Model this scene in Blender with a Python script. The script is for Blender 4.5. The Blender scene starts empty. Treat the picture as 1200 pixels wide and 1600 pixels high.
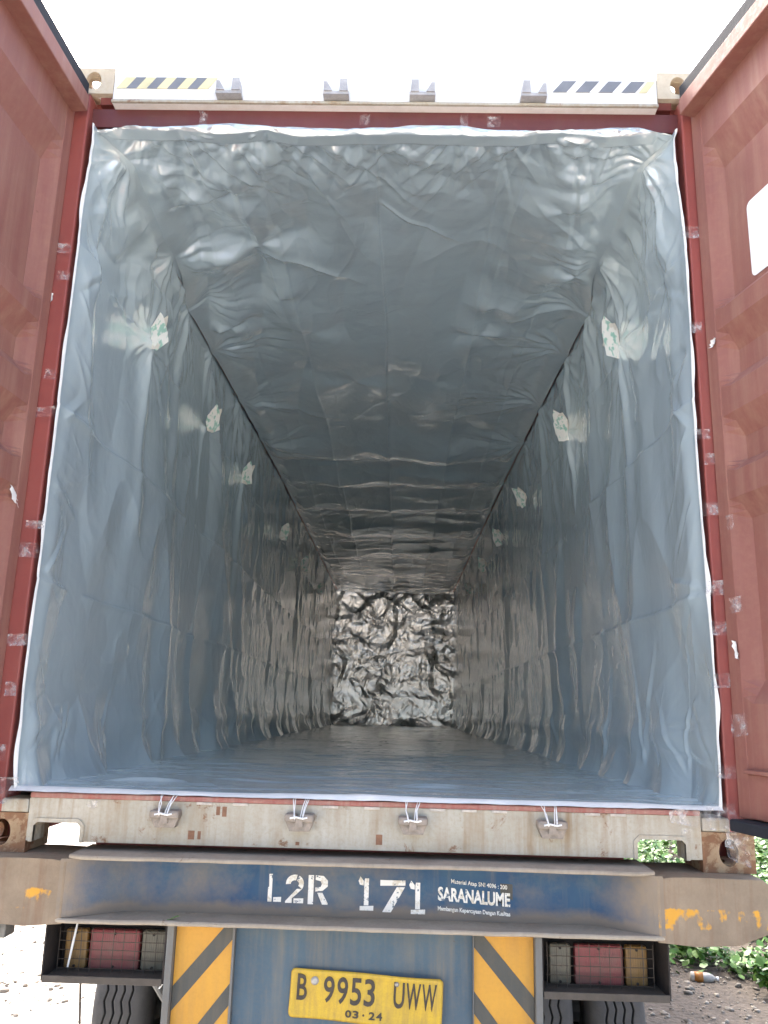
import bpy, bmesh, math, random
import numpy as np
from mathutils import Matrix, Vector

# ------------------------------------------------------------------ camera, sky, sun, exposure
scene = bpy.context.scene
C = scene.collection
rad = math.radians
cam_d = bpy.data.cameras.new('camera')
cam = bpy.data.objects.new('camera', cam_d)
C.objects.link(cam)
scene.camera = cam
cam_d.sensor_fit = 'VERTICAL'
cam_d.sensor_height = 24.0
cam_d.lens = 24.0 * 1304.13 / 1600.0
cam_d.clip_start = 0.02
cam_d.clip_end = 2000.0
yaw, pitch, roll = -0.0225, 0.2338, -0.0256
_a = np.array([[math.cos(yaw), -math.sin(yaw), 0], [math.sin(yaw), math.cos(yaw), 0], [0, 0, 1]])
_b = np.array([[1, 0, 0], [0, math.cos(pitch), math.sin(pitch)], [0, -math.sin(pitch), math.cos(pitch)]])
_m = _b @ _a
_r = math.cos(roll) * _m[0] - math.sin(roll) * _m[2]
_u = math.sin(roll) * _m[0] + math.cos(roll) * _m[2]
_d = _m[1]
cam.matrix_world = Matrix(((_r[0], _u[0], -_d[0], 0.1066), (_r[1], _u[1], -_d[1], -2.7734),
                           (_r[2], _u[2], -_d[2], 0.46), (0, 0, 0, 1)))

SUN_EL, SUN_AZ = 55.0, 335.0      # degrees; azimuth measured from +Y towards +X
world = bpy.data.worlds.new('World')
scene.world = world
world.use_nodes = True
wt = world.node_tree
wt.nodes.clear()
w_out = wt.nodes.new('ShaderNodeOutputWorld')
w_bg = wt.nodes.new('ShaderNodeBackground')
w_sky = wt.nodes.new('ShaderNodeTexSky')
w_sky.sky_type = 'NISHITA'
w_sky.sun_disc = False
w_sky.sun_elevation = rad(SUN_EL)
w_sky.sun_rotation = rad(SUN_AZ)
w_sky.air_density = 1.0
w_sky.dust_density = 6.0
w_sky.ozone_density = 1.0
w_hs = wt.nodes.new('ShaderNodeHueSaturation')
w_hs.inputs['Saturation'].default_value = 0.95
wt.links.new(w_sky.outputs[0], w_hs.inputs['Color'])
wt.links.new(w_hs.outputs[0], w_bg.inputs['Color'])
w_bg.inputs['Strength'].default_value = 0.15
wt.links.new(w_bg.outputs[0], w_out.inputs['Surface'])

sun_d = bpy.data.lights.new('sun', 'SUN')
sun_d.energy = 1.5
sun_d.angle = rad(12)
sun_d.color = (1.0, 0.95, 0.88)
sun = bpy.data.objects.new('sun', sun_d)
C.objects.link(sun)
_az, _el = rad(SUN_AZ), rad(SUN_EL)
_sv = Vector((math.sin(_az) * math.cos(_el), math.cos(_az) * math.cos(_el), math.sin(_el)))
sun.rotation_euler = _sv.to_track_quat('Z', 'Y').to_euler()
sun.location = (0, -5, 12)

vs = scene.view_settings
vs.view_transform = 'Standard'
vs.look = 'None'
vs.gamma = 1.0
vs.use_curve_mapping = False
vs.exposure = 2.45
scene.cycles.use_denoising = True
scene.cycles.max_bounces = 9
scene.cycles.glossy_bounces = 8
scene.cycles.use_adaptive_sampling = True
scene.cycles.adaptive_threshold = 0.015
scene.cycles.transparent_max_bounces = 12

# ------------------------------------------------------------------ helpers
RNG = random.Random(11)
WM = {}


def place(o, parent=None, world_m=None):
    m = world_m or Matrix.Identity(4)
    WM[o] = m
    if parent is not None:
        o.parent = parent
        o.matrix_parent_inverse = WM[parent].inverted()
    o.matrix_basis = m
    return o


def empty(name, loc, label=None, cat=None, group=None):
    o = bpy.data.objects.new(name, None)
    o.empty_display_size = 0.2
    C.objects.link(o)
    place(o, None, Matrix.Translation(loc))
    tag(o, label, cat, group)
    return o


def tag(o, label=None, cat=None, group=None, kind=None):
    if label: o['label'] = label
    if cat: o['category'] = cat
    if group: o['group'] = group
    if kind: o['kind'] = kind
    return o


def obj(name, data, mats=None, parent=None, world_m=None, smooth=False):
    """data: bmesh or Mesh -> ONE linked object."""
    if isinstance(data, bmesh.types.BMesh):
        bmesh.ops.recalc_face_normals(data, faces=data.faces[:])
        me = bpy.data.meshes.new(name)
        data.to_mesh(me)
        data.free()
    else:
        me = data
    if mats is not None and len(me.materials) == 0:
        for m in (mats if isinstance(mats, (list, tuple)) else [mats]):
            me.materials.append(m)
    if smooth:
        me.polygons.foreach_set('use_smooth', [True] * len(me.polygons))
    o = bpy.data.objects.new(name, me)
    C.objects.link(o)
    return place(o, parent, world_m)


def bm_new():
    return bmesh.new()


def add_box(bm, x0, x1, y0, y1, z0, z1, bevel=0.0, M=None):
    vs_ = [bm.verts.new((x, y, z)) for x in (x0, x1) for y in (y0, y1) for z in (z0, z1)]
    idx = [(0, 1, 3, 2), (4, 6, 7, 5), (0, 4, 5, 1), (2, 3, 7, 6), (0, 2, 6, 4), (1, 5, 7, 3)]
    fs = [bm.faces.new([vs_[i] for i in f]) for f in idx]
    if bevel > 0:
        es = list({e for f in fs for e in f.edges})
        r = bmesh.ops.bevel(bm, geom=es, offset=bevel, segments=2, profile=0.5, affect='EDGES')
        vs_ = list({v for f in r['faces'] for v in f.verts} | {v for v in vs_ if v.is_valid})
    if M is not None:
        bmesh.ops.transform(bm, matrix=M, verts=vs_)
    return vs_


def box_bm(*a, bevel=0.0, M=None):
    bm = bm_new()
    add_box(bm, *a, bevel=bevel, M=M)
    return bm


def add_prism(bm, pts, ax, t0, t1):
    """extrude a 2-D polygon; ax = axis of extrusion ('x','y','z')."""
    def P(a, b, t):
        return {'x': (t, a, b), 'y': (a, t, b), 'z': (a, b, t)}[ax]
    A = [bm.verts.new(P(a, b, t0)) for a, b in pts]
    B = [bm.verts.new(P(a, b, t1)) for a, b in pts]
    n = len(pts)
    bm.faces.new(A)
    bm.faces.new(list(reversed(B)))
    for i in range(n):
        bm.faces.new((A[i], B[i], B[(i + 1) % n], A[(i + 1) % n]))
    return A + B


def add_tube(bm, path, r, seg=8):
    rings = []
    n = len(path)
    for i, p in enumerate(path):
        p = Vector(p)
        d = (Vector(path[min(i + 1, n - 1)]) - Vector(path[max(i - 1, 0)])).normalized()
        a = d.cross(Vector((0.13, 0.31, 0.94)))
        if a.length < 1e-3:
            a = d.cross(Vector((1, 0, 0)))
        a.normalize()
        b = d.cross(a)
        rr = r[i] if isinstance(r, (list, tuple)) else r
        rings.append([bm.verts.new(p + rr * (math.cos(t) * a + math.sin(t) * b))
                      for t in [2 * math.pi * k / seg for k in range(seg)]])
    for i in range(n - 1):
        for k in range(seg):
            bm.faces.new((rings[i][k], rings[i][(k + 1) % seg], rings[i + 1][(k + 1) % seg], rings[i + 1][k]))
    bm.faces.new(rings[0])
    bm.faces.new(list(reversed(rings[-1])))


def grid_mesh(name, P, mats, mat_idx=None, smooth=True):
    """P: array (n, m, 3) -> mesh of quads."""
    n, m, _ = P.shape
    me = bpy.data.meshes.new(name)
    me.vertices.add(n * m)
    me.vertices.foreach_set('co', P.reshape(-1).astype(np.float32))
    i = np.arange(n - 1)[:, None] * m + np.arange(m - 1)[None, :]
    quads = np.stack([i, i + m, i + m + 1, i + 1], -1).reshape(-1, 4)
    f = len(quads)
    me.loops.add(f * 4)
    me.loops.foreach_set('vertex_index', quads.reshape(-1).astype(np.int32))
    me.polygons.add(f)
    me.polygons.foreach_set('loop_start', (np.arange(f) * 4).astype(np.int32))
    me.polygons.foreach_set('loop_total', np.full(f, 4, np.int32))
    for mt in mats:
        me.materials.append(mt)
    if mat_idx is not None:
        me.polygons.foreach_set('material_index', mat_idx.reshape(-1).astype(np.int32))
    me.polygons.foreach_set('use_smooth', np.full(f, smooth, bool))
    me.update(calc_edges=True)
    me.validate()
    return me


def tri_mesh(name, V, F, mats):
    me = bpy.data.meshes.new(name)
    V = np.asarray(V, np.float32)
    F = np.asarray(F, np.int32)
    k = F.shape[1]
    me.vertices.add(len(V))
    me.vertices.foreach_set('co', V.reshape(-1))
    me.loops.add(len(F) * k)
    me.loops.foreach_set('vertex_index', F.reshape(-1))
    me.polygons.add(len(F))
    me.polygons.foreach_set('loop_start', (np.arange(len(F)) * k).astype(np.int32))
    me.polygons.foreach_set('loop_total', np.full(len(F), k, np.int32))
    for mt in mats:
        me.materials.append(mt)
    me.update(calc_edges=True)
    return me


# ---- numpy noise
def _hash(ix, iy, seed):
    h = (ix.astype(np.int64) * 374761393 + iy.astype(np.int64) * 668265263 + seed * 974634777) & 0xffffffff
    h = ((h ^ (h >> 13)) * 1274126177) & 0xffffffff
    return ((h ^ (h >> 16)) & 0xffff) / 65535.0


def pn(x, y, seed=0):
    """gradient noise, about -1..1"""
    x = np.asarray(x, float); y = np.asarray(y, float)
    x, y = np.broadcast_arrays(x, y)
    ix = np.floor(x); iy = np.floor(y)
    fx = x - ix; fy = y - iy
    ux = fx * fx * fx * (fx * (fx * 6 - 15) + 10); uy = fy * fy * fy * (fy * (fy * 6 - 15) + 10)
    def g(dx, dy):
        a = _hash(ix + dx, iy + dy, seed) * 2 * np.pi
        return np.cos(a) * (fx - dx) + np.sin(a) * (fy - dy)
    a = g(0, 0); b = g(1, 0); c = g(0, 1); d = g(1, 1)
    return 1.5 * ((a * (1 - ux) + b * ux) * (1 - uy) + (c * (1 - ux) + d * ux) * uy)


def fbm(x, y, seed=0, o=4, g=0.5):
    s = 0; a = 1.0
    for k in range(o):
        s = s + a * pn(x * 2 ** k, y * 2 ** k, seed + 17 * k); a *= g
    return s


def tri(t):
    return np.abs((t % 1.0) - 0.5) * 4 - 1


def sstep(a, b, x):
    t = np.clip((x - a) / (b - a), 0, 1)
    return t * t * (3 - 2 * t)


def crumple(x, y, seed, n=9, f0=1.5, f1=6.0, mask_f=1.3):
    """sharp foil facets: warped triangle waves in random directions, each living in its own patches"""
    r = np.random.RandomState(seed)
    s = 0
    for k in range(n):
        a = r.rand() * math.pi
        f = f0 * (f1 / f0) ** (k / max(1, n - 1))
        wx = 0.35 * pn(x * f * 0.55, y * f * 0.55, seed + k * 3 + 1)
        t = (x * math.cos(a) + y * math.sin(a)) * f + wx * 1.3 + r.rand() * 9
        m = sstep(-0.15, 0.5, pn(x * mask_f * (1 + k * 0.25), y * mask_f * (1 + k * 0.25), seed + 100 + k))
        s = s + tri(t) * m / f
    return s


def radial(x, y, cx, cy, R, seed, n=4, power=1.0):
    """creases that fan out of one pulled point"""
    dx = x - cx; dy = y - cy
    r = np.hypot(dx, dy)
    th = np.arctan2(dy, dx)
    rs = np.random.RandomState(seed)
    s = 0
    for k in range(n):
        q = rs.randint(3, 11)
        c = np.cos(q * th + rs.rand() * 6.28 + 0.6 * np.sin(r * 3 / R + rs.rand() * 6))
        s = s + (1 - 2 * np.abs(c)) * rs.uniform(0.5, 1) / (q ** 0.5)
    return s * np.exp(-(r / R) ** power) * (r * r / (r * r + 0.003))


# ------------------------------------------------------------------ materials
class NT:
    def __init__(self, name):
        self.m = bpy.data.materials.new(name)
        self.m.use_nodes = True
        self.t = self.m.node_tree
        self.p = self.t.nodes['Principled BSDF']
        self.tc = self.t.nodes.new('ShaderNodeTexCoord')
        self.co = self.tc.outputs['Object']

    def link(self, a, b):
        self.t.links.new(a, b)

    def put(self, sock, v):
        if hasattr(v, 'is_output') or isinstance(v, bpy.types.NodeSocket):
            self.link(v, sock)
        else:
            if isinstance(v, (tuple, list)) and len(v) == 3 and sock.type == 'RGBA':
                v = (*v, 1)
            sock.default_value = v

    def map(self, scale=(1, 1, 1), loc=(0, 0, 0), rot=(0, 0, 0), vec=None):
        n = self.t.nodes.new('ShaderNodeMapping')
        n.inputs['Scale'].default_value = scale
        n.inputs['Location'].default_value = loc
        n.inputs['Rotation'].default_value = rot
        self.link(vec or self.co, n.inputs['Vector'])
        return n.outputs[0]

    def noise(self, scale, detail=4, rough=0.55, vec=None, dist=0.0):
        n = self.t.nodes.new('ShaderNodeTexNoise')
        n.inputs['Scale'].default_value = scale
        n.inputs['Detail'].default_value = detail
        n.inputs['Roughness'].default_value = rough
        n.inputs['Distortion'].default_value = dist
        self.link(vec or self.co, n.inputs['Vector'])
        return n.outputs['Fac']

    def voro(self, scale, feature='F1', vec=None, out='Distance'):
        n = self.t.nodes.new('ShaderNodeTexVoronoi')
        n.feature = feature
        n.inputs['Scale'].default_value = scale
        self.link(vec or self.co, n.inputs['Vector'])
        return n.outputs[out]

    def ramp(self, fac, a, b, lo=(0, 0, 0, 1), hi=(1, 1, 1, 1)):
        n = self.t.nodes.new('ShaderNodeValToRGB')
        n.color_ramp.elements[0].position = a
        n.color_ramp.elements[1].position = b
        n.color_ramp.elements[0].color = lo if len(lo) == 4 else (*lo, 1)
        n.color_ramp.elements[1].color = hi if len(hi) == 4 else (*hi, 1)
        self.link(fac, n.inputs['Fac'])
        return n.outputs['Color']

    def mix(self, fac, a, b, mode='MIX'):
        n = self.t.nodes.new('ShaderNodeMix')
        n.data_type = 'RGBA'
        n.blend_type = mode
        self.put(n.inputs[0], fac)
        self.put(n.inputs[6], a)
        self.put(n.inputs[7], b)
        return n.outputs[2]

    def math(self, op, a, b=0.5, c=None):
        n = self.t.nodes.new('ShaderNodeMath')
        n.operation = op
        self.put(n.inputs[0], a)
        self.put(n.inputs[1], b)
        if c is not None: self.put(n.inputs[2], c)
        return n.outputs[0]

    def mrange(self, v, a, b, c=0.0, d=1.0):
        n = self.t.nodes.new('ShaderNodeMapRange')
        self.put(n.inputs[0], v)
        for i, q in enumerate((a, b, c, d)):
            n.inputs[i + 1].default_value = q
        return n.outputs[0]

    def sep(self, vec=None):
        n = self.t.nodes.new('ShaderNodeSeparateXYZ')
        self.link(vec or self.co, n.inputs[0])
        return n.outputs

    def bump(self, h, strength=0.3, dist=0.01, normal=None):
        n = self.t.nodes.new('ShaderNodeBump')
        n.inputs['Strength'].default_value = strength
        n.inputs['Distance'].default_value = dist
        self.link(h, n.inputs['Height'])
        if normal is not None: self.link(normal, n.inputs['Normal'])
        return n.outputs[0]

    def done(self, color=None, rough=None, metal=None, normal=None, **kw):
        if color is not None: self.put(self.p.inputs['Base Color'], color)
        if rough is not None: self.put(self.p.inputs['Roughness'], rough)
        if metal is not None: self.put(self.p.inputs['Metallic'], metal)
        if normal is not None: self.link(normal, self.p.inputs['Normal'])
        for k, v in kw.items():
            self.put(self.p.inputs[k], v)
        return self.m


def paint(name, base, base2=None, dirt=(0.16, 0.12, 0.08), dirt_amt=0.35, rust=(0.16, 0.055, 0.02), rust_amt=0.25,
          rough=0.5, scale=1.0, streak=True):
    n = NT(name)
    base2 = base2 or tuple(c * 0.8 for c in base)
    c = n.mix(n.ramp(n.noise(3.1 * scale, 5), 0.3, 0.7), base, base2)
    big = n.noise(1.7 * scale, 6, 0.65)
    if streak:
        st = n.noise(1.0, 5, 0.6, n.map((22 * scale, 22 * scale, 1.6 * scale)))
        d = n.math('MULTIPLY', n.ramp(st, 0.42, 0.75), n.ramp(big, 0.3, 0.65))
    else:
        d = n.ramp(big, 0.4, 0.75)
    c = n.mix(n.math('MULTIPLY', d, dirt_amt), c, dirt)
    fine = n.noise(46 * scale, 4, 0.7)
    c = n.mix(n.math('MULTIPLY', n.ramp(fine, 0.45, 0.75), 0.25 * dirt_amt + 0.06), c, dirt)
    rm = n.noise(7.0 * scale, 8, 0.72, None, 0.4)
    r = n.ramp(rm, 0.72 - 0.28 * rust_amt, 0.78 - 0.28 * rust_amt)
    rc = n.mix(n.noise(30, 3), rust, tuple(x * 0.5 for x in rust))
    c = n.mix(n.math('MULTIPLY', r, 0.85), c, rc)
    h = n.math('ADD', n.math('MULTIPLY', r, -0.5), n.math('MULTIPLY', n.noise(90 * scale, 4), 0.3))
    return n.done(c, n.mrange(fine, 0.3, 0.7, rough - 0.06, rough + 0.14), 0.0, n.bump(h, 0.35, 0.004))


def mat_film(name, haze, metal, fac, rough, bump=0.10, crease=1.0):
    """laminated film: a hazy blue-grey plastic layer mixed with a glossy metallised layer"""
    n = NT(name)
    h1 = n.noise(5.0, 3, 0.5, None, 0.8)
    h2 = n.noise(1.0, 3, 0.5, n.map((9, 5, 1.6)))
    h = n.math('ADD', n.math('MULTIPLY', h1, 0.8), n.math('MULTIPLY', h2, 0.8))
    # thin crease lines: zero-crossings of stretched noise, living in patches
    for sc_, vec_, wid, amt in ((1.0, n.map((3.2, 1.6, 1.1), (0, 0, 0), (0.3, 0.2, 0.1)), 0.035, 0.10), (2.2, n.map((1, 1, 1), (9, 3, 2)), 0.03, 0.09)):
        q = n.math('ABSOLUTE', n.math('SUBTRACT', n.noise(sc_, 3, 0.5, vec_, 0.5), 0.5))
        line = n.mrange(q, 0.0, wid, 1.0, 0.0)
        msk = n.ramp(n.noise(1.7, 2, 0.5, n.map((1, 1, 1), (sc_ * 5, wid * 100, 1))), 0.48, 0.62)
        h = n.math('ADD', h, n.math('MULTIPLY', n.math('MULTIPLY', line, msk), amt * crease))
    nb = n.bump(h, bump, 0.03)
    a = n.noise(1.3, 4, 0.55)
    c = n.mix(n.ramp(a, 0.3, 0.7), haze, tuple(x * 0.9 for x in haze))
    n.done(c, 0.14, 0.0, nb, **{'Specular IOR Level': 0.7})
    p2 = n.t.nodes.new('ShaderNodeBsdfPrincipled')
    n.put(p2.inputs['Base Color'], metal)
    p2.inputs['Metallic'].default_value = 1.0
    n.link(n.mrange(n.noise(3.0, 3), 0.3, 0.7, rough - 0.04, rough + 0.06), p2.inputs['Roughness'])
    n.link(nb, p2.inputs['Normal'])
    mx = n.t.nodes.new('ShaderNodeMixShader')
    mx.inputs[0].default_value = fac
    n.link(n.p.outputs[0], mx.inputs[1])
    n.link(p2.outputs[0], mx.inputs[2])
    n.link(mx.outputs[0], n.t.nodes['Material Output'].inputs['Surface'])
    return n.m


def mat_simple(name, col, rough=0.5, metal=0.0, var=0.25, scale=8.0, bump=0.15, **kw):
    n = NT(name)
    c = n.mix(n.ramp(n.noise(scale, 5, 0.65), 0.3, 0.7), col, tuple(x * (1 - var) for x in col))
    return n.done(c, rough, metal, n.bump(n.noise(scale * 6, 4), bump, 0.004), **kw)


M = {}
M['red'] = paint('red_container_paint', (0.265, 0.105, 0.082), (0.225, 0.085, 0.066), dirt=(0.40, 0.24, 0.17), dirt_amt=0.55, rust_amt=0.10, rough=0.66)
M['red_post'] = paint('red_post_paint', (0.30, 0.072, 0.058), (0.26, 0.060, 0.05), dirt=(0.24, 0.14, 0.11), dirt_amt=0.25, rust_amt=0.06, rough=0.5)
M['red_worn'] = paint('worn_red_threshold', (0.30, 0.085, 0.07), (0.34, 0.16, 0.13), dirt=(0.42, 0.34, 0.28), dirt_amt=0.75, rust_amt=0.22, rough=0.6, scale=2.5)
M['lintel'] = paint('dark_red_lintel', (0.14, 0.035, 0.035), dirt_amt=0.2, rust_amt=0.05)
M['white'] = paint('weathered_white_paint', (0.47, 0.455, 0.39), (0.37, 0.345, 0.275), dirt=(0.27, 0.18, 0.09), dirt_amt=1.0, rust=(0.27, 0.12, 0.045), rust_amt=0.42, rough=0.55, scale=1.6)
M['header'] = paint('white_header_paint', (0.84, 0.83, 0.80), (0.78, 0.77, 0.73), dirt=(0.45, 0.40, 0.30), dirt_amt=0.4, rust_amt=0.08, rough=0.5)
M['fitting'] = paint('rusty_fitting', (0.40, 0.30, 0.19), (0.30, 0.20, 0.11), dirt=(0.22, 0.12, 0.06), dirt_amt=0.8, rust=(0.25, 0.11, 0.05), rust_amt=0.9, rough=0.7, scale=1.8, streak=False)
M['fitting_top'] = paint('pale_fitting', (0.66, 0.60, 0.48), (0.5, 0.42, 0.3), dirt=(0.3, 0.18, 0.08), dirt_amt=0.55, rust_amt=0.3, rough=0.7, streak=False)
M['keeper'] = mat_simple('cast_steel', (0.36, 0.31, 0.26), 0.65, 0.1, 0.45, 30, 0.5)
M['keeper_hazed'] = mat_simple('hazed_grey_keeper', (0.46, 0.455, 0.46), 0.6, 0.1, 0.3, 30, 0.4)  # header keepers: glare haze put into the grey, lighter than the steel
M['rubber'] = mat_simple('black_rubber', (0.030, 0.033, 0.042), 0.8, 0, 0.3, 20, 0.2, **{'Specular IOR Level': 0.2})
M['yellow_stripe'] = mat_simple('hazed_yellow_decal', (0.80, 0.72, 0.42), 0.4)  # yellow paled, lens glare over the header mixed into the colour
M['black_stripe'] = mat_simple('hazed_black_decal', (0.22, 0.23, 0.25), 0.45)  # black lifted to grey by the same glare, painted in
M['sticker'] = mat_simple('white_sticker', (0.86, 0.86, 0.85), 0.35, 0, 0.04, 5, 0.03)
M['worn_tab'] = mat_simple('worn_white_tab', (0.62, 0.57, 0.50), 0.6, 0, 0.4, 60, 0.3)
M['brown_patch'] = mat_simple('brown_primer', (0.26, 0.13, 0.075), 0.7, 0, 0.3, 60, 0.3)
M['film'] = mat_film('metallised_film', (0.61, 0.735, 0.785), (0.87, 0.84, 0.79), 0.46, 0.16, 0.22, 2.2)
M['film_end'] = mat_film('metallised_end_film', (0.72, 0.72, 0.70), (0.90, 0.87, 0.82), 0.66, 0.25, 0.10, 2.0)
M['film_edge'] = mat_simple('pale_film_edge', (0.84, 0.84, 0.81), 0.35, 0.0, 0.12, 12, 0.4)
M['paper'] = None


def mat_tape_print():
    n = NT('green_printed_tape')
    b = n.voro(34.0, 'F1')
    k = n.math('MULTIPLY', n.ramp(n.noise(24, 3, 0.6), 0.52, 0.58), 0.75)
    c = n.mix(k, (0.88, 0.87, 0.82), (0.16, 0.48, 0.37))
    return n.done(c, 0.4, 0, n.bump(n.noise(40, 3), 0.4, 0.004))


M['paper'] = mat_tape_print()
M['paper_plain'] = mat_simple('off_white_tape', (0.78, 0.74, 0.66), 0.45, 0, 0.15, 20, 0.3)
M['wood'] = mat_simple('dark_plywood', (0.06, 0.04, 0.03), 0.8)


def mat_clear_tape():
    n = NT('clear_tape')
    a = n.ramp(n.noise(30, 3, 0.6), 0.46, 0.74, (0.05, 0.05, 0.05), (0.62, 0.62, 0.62))
    return n.done((0.80, 0.79, 0.78), 0.12, 0, n.bump(n.noise(60, 3), 0.8, 0.01), Alpha=a)


M['tape'] = mat_clear_tape()
M['white_tape'] = mat_simple('white_tape', (0.82, 0.81, 0.78), 0.4, 0, 0.08, 20, 0.2)
M['string'] = mat_simple('white_string', (0.85, 0.85, 0.83), 0.5, 0, 0.1, 60, 0.3)


def mat_beam():
    """blue paint under brown road dust, ends brown with yellow paint showing through"""
    n = NT('dusty_blue_beam')
    x, y, z = n.sep()
    blue = n.mix(n.ramp(n.noise(5.0, 5, 0.6), 0.3, 0.7), (0.016, 0.062, 0.150), (0.05, 0.112, 0.175))
    dust = n.mix(n.noise(14, 4), (0.20, 0.155, 0.11), (0.27, 0.215, 0.155))
    ax = n.math('ABSOLUTE', x)
    e = n.math('ADD', ax, n.math('MULTIPLY', n.math('SUBTRACT', n.noise(4.0, 6, 0.7), 0.5), 0.42))
    em = n.mrange(e, 0.70, 0.90)
    pat = n.math('MULTIPLY', n.ramp(n.noise(3.3, 6, 0.7, n.map((1, 1, 1), (3, 1, 7))), 0.46, 0.72), 0.7)
    low = n.mrange(n.math('ADD', z, n.math('MULTIPLY', n.noise(9, 5, 0.7), 0.07)), -0.112, -0.078, 0.85, 0.0)
    st = n.math('MULTIPLY', n.ramp(n.noise(1.0, 5, 0.6, n.map((30, 30, 2))), 0.5, 0.75), 0.35)
    f = n.math('MAXIMUM', n.math('MAXIMUM', em, pat), n.math('MAXIMUM', low, st))
    c = n.mix(f, blue, dust)
    rs = n.ramp(n.noise(6.5, 8, 0.75, n.map((1, 1, 1), (5, 0, 2))), 0.66, 0.72)
    c = n.mix(n.math('MULTIPLY', rs, 0.7), c, (0.13, 0.06, 0.03))
    return n.done(c, 0.75, 0, n.bump(n.noise(60, 5, 0.7), 0.35, 0.004))


def mat_beam_end():
    n = NT('dusty_beam_end')
    x, y, z = n.sep()
    dust = n.mix(n.ramp(n.noise(7, 6, 0.7), 0.3, 0.7), (0.19, 0.14, 0.095), (0.29, 0.225, 0.155))
    st = n.math('MULTIPLY', n.ramp(n.noise(1.0, 5, 0.6, n.map((34, 34, 2.5))), 0.5, 0.72), 0.45)
    c = n.mix(st, dust, (0.17, 0.075, 0.035))
    k = n.noise(1.0, 7, 0.66, n.map((11, 11, 7), (2.2, 0, 0.35)))
    band = n.math('MULTIPLY', n.mrange(z, -0.19, -0.14), n.mrange(z, -0.04, -0.09))
    yel = n.ramp(n.math('MULTIPLY', k, band), 0.52, 0.585)
    c = n.mix(n.math('MULTIPLY', yel, 0.85), c, (0.66, 0.32, 0.02))
    return n.done(c, 0.8, 0, n.bump(n.noise(50, 6, 0.7), 0.45, 0.005))


M['beam'] = mat_beam()
M['beam_end'] = mat_beam_end()
M['flange'] = paint('dusty_flange', (0.40, 0.345, 0.27), (0.31, 0.26, 0.20), dirt=(0.19, 0.17, 0.14), dirt_amt=0.5, rust=(0.20, 0.10, 0.05), rust_amt=0.34, rough=0.85, scale=2.5)
M['blue_panel'] = paint('faded_blue_panel', (0.070, 0.115, 0.150), (0.050, 0.088, 0.122), dirt=(0.19, 0.165, 0.125), dirt_amt=0.8, rust_amt=0.22, rough=0.62, scale=1.8)
M['grey_frame'] = paint('grey_frame_paint', (0.17, 0.17, 0.16), dirt_amt=0.5, rust_amt=0.2, rough=0.7, scale=2)
M['hazard_yellow'] = paint('hazard_yellow_paint', (0.60, 0.30, 0.03), (0.53, 0.255, 0.028), dirt=(0.25, 0.15, 0.06), dirt_amt=0.4, rust_amt=0.02, rough=0.5, scale=2)
M['hazard_dark'] = paint('hazard_dark_paint', (0.06, 0.062, 0.055), (0.075, 0.075, 0.065), dirt=(0.2, 0.15, 0.09), dirt_amt=0.4, rust_amt=0.0, rough=0.6, scale=2)
M['plate_yellow'] = paint('plate_yellow_paint', (0.62, 0.40, 0.025), (0.52, 0.335, 0.03), dirt=(0.26, 0.17, 0.06), dirt_amt=0.8, rust_amt=0.15, rough=0.5, scale=4)
M['plate_black'] = mat_simple('plate_letter', (0.055, 0.042, 0.03), 0.55, 0, 0.4, 40, 0.3)
M['bolt'] = mat_simple('zinc_bolt', (0.42, 0.40, 0.37), 0.45, 0.6, 0.3, 50, 0.3)
M['housing'] = mat_simple('dusty_dark_housing', (0.032, 0.025, 0.022), 0.8, 0, 0.45, 12, 0.3)
M['housing_lip'] = mat_simple('dusty_housing_lip', (0.10, 0.083, 0.066), 0.85, 0, 0.35, 18, 0.3)


def mat_lens(name, col, dust):
    n = NT(name)
    d = n.mrange(n.math('ADD', n.noise(13, 5, 0.7), n.math('MULTIPLY', n.math('ADD', n.sep()[2], 0.28), -3.0)), 0.35, 0.75, 0.25, 0.95)
    ribs = n.t.nodes.new('ShaderNodeTexWave')
    ribs.inputs['Scale'].default_value = 45
    n.link(n.co, ribs.inputs['Vector'])
    return n.done(n.mix(d, col, dust), 0.38, 0, n.bump(ribs.outputs['Fac'], 0.25, 0.003))


M['lens_red'] = mat_lens('red_lens', (0.26, 0.035, 0.045), (0.16, 0.08, 0.068))
M['lens_amber'] = mat_lens('amber_lens', (0.27, 0.14, 0.025), (0.16, 0.11, 0.055))
M['lens_clear'] = mat_lens('clear_lens', (0.15, 0.145, 0.11), (0.12, 0.105, 0.075))
M['wire'] = mat_simple('rusty_wire', (0.13, 0.105, 0.085), 0.6, 0.4, 0.4, 60, 0.2)
M['tyre'] = mat_simple('dusty_tyre', (0.085, 0.08, 0.075), 0.85, 0, 0.35, 9, 0.4)
M['tyre_groove'] = mat_simple('tyre_groove', (0.02, 0.02, 0.02), 0.9)
M['steel'] = mat_simple('grey_steel', (0.22, 0.215, 0.2), 0.6, 0.3, 0.4, 12, 0.3)


def mat_letter():
    n = NT('stencil_white')
    k = n.ramp(n.noise(28, 6, 0.75), 0.52, 0.60)
    k2 = n.ramp(n.noise(75, 4, 0.7), 0.60, 0.64)
    c = n.mix(k, (0.80, 0.79, 0.74), (0.60, 0.55, 0.44))
    c = n.mix(k2, c, (0.10, 0.15, 0.20))
    return n.done(c, 0.65)


M['letter'] = mat_letter()


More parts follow.
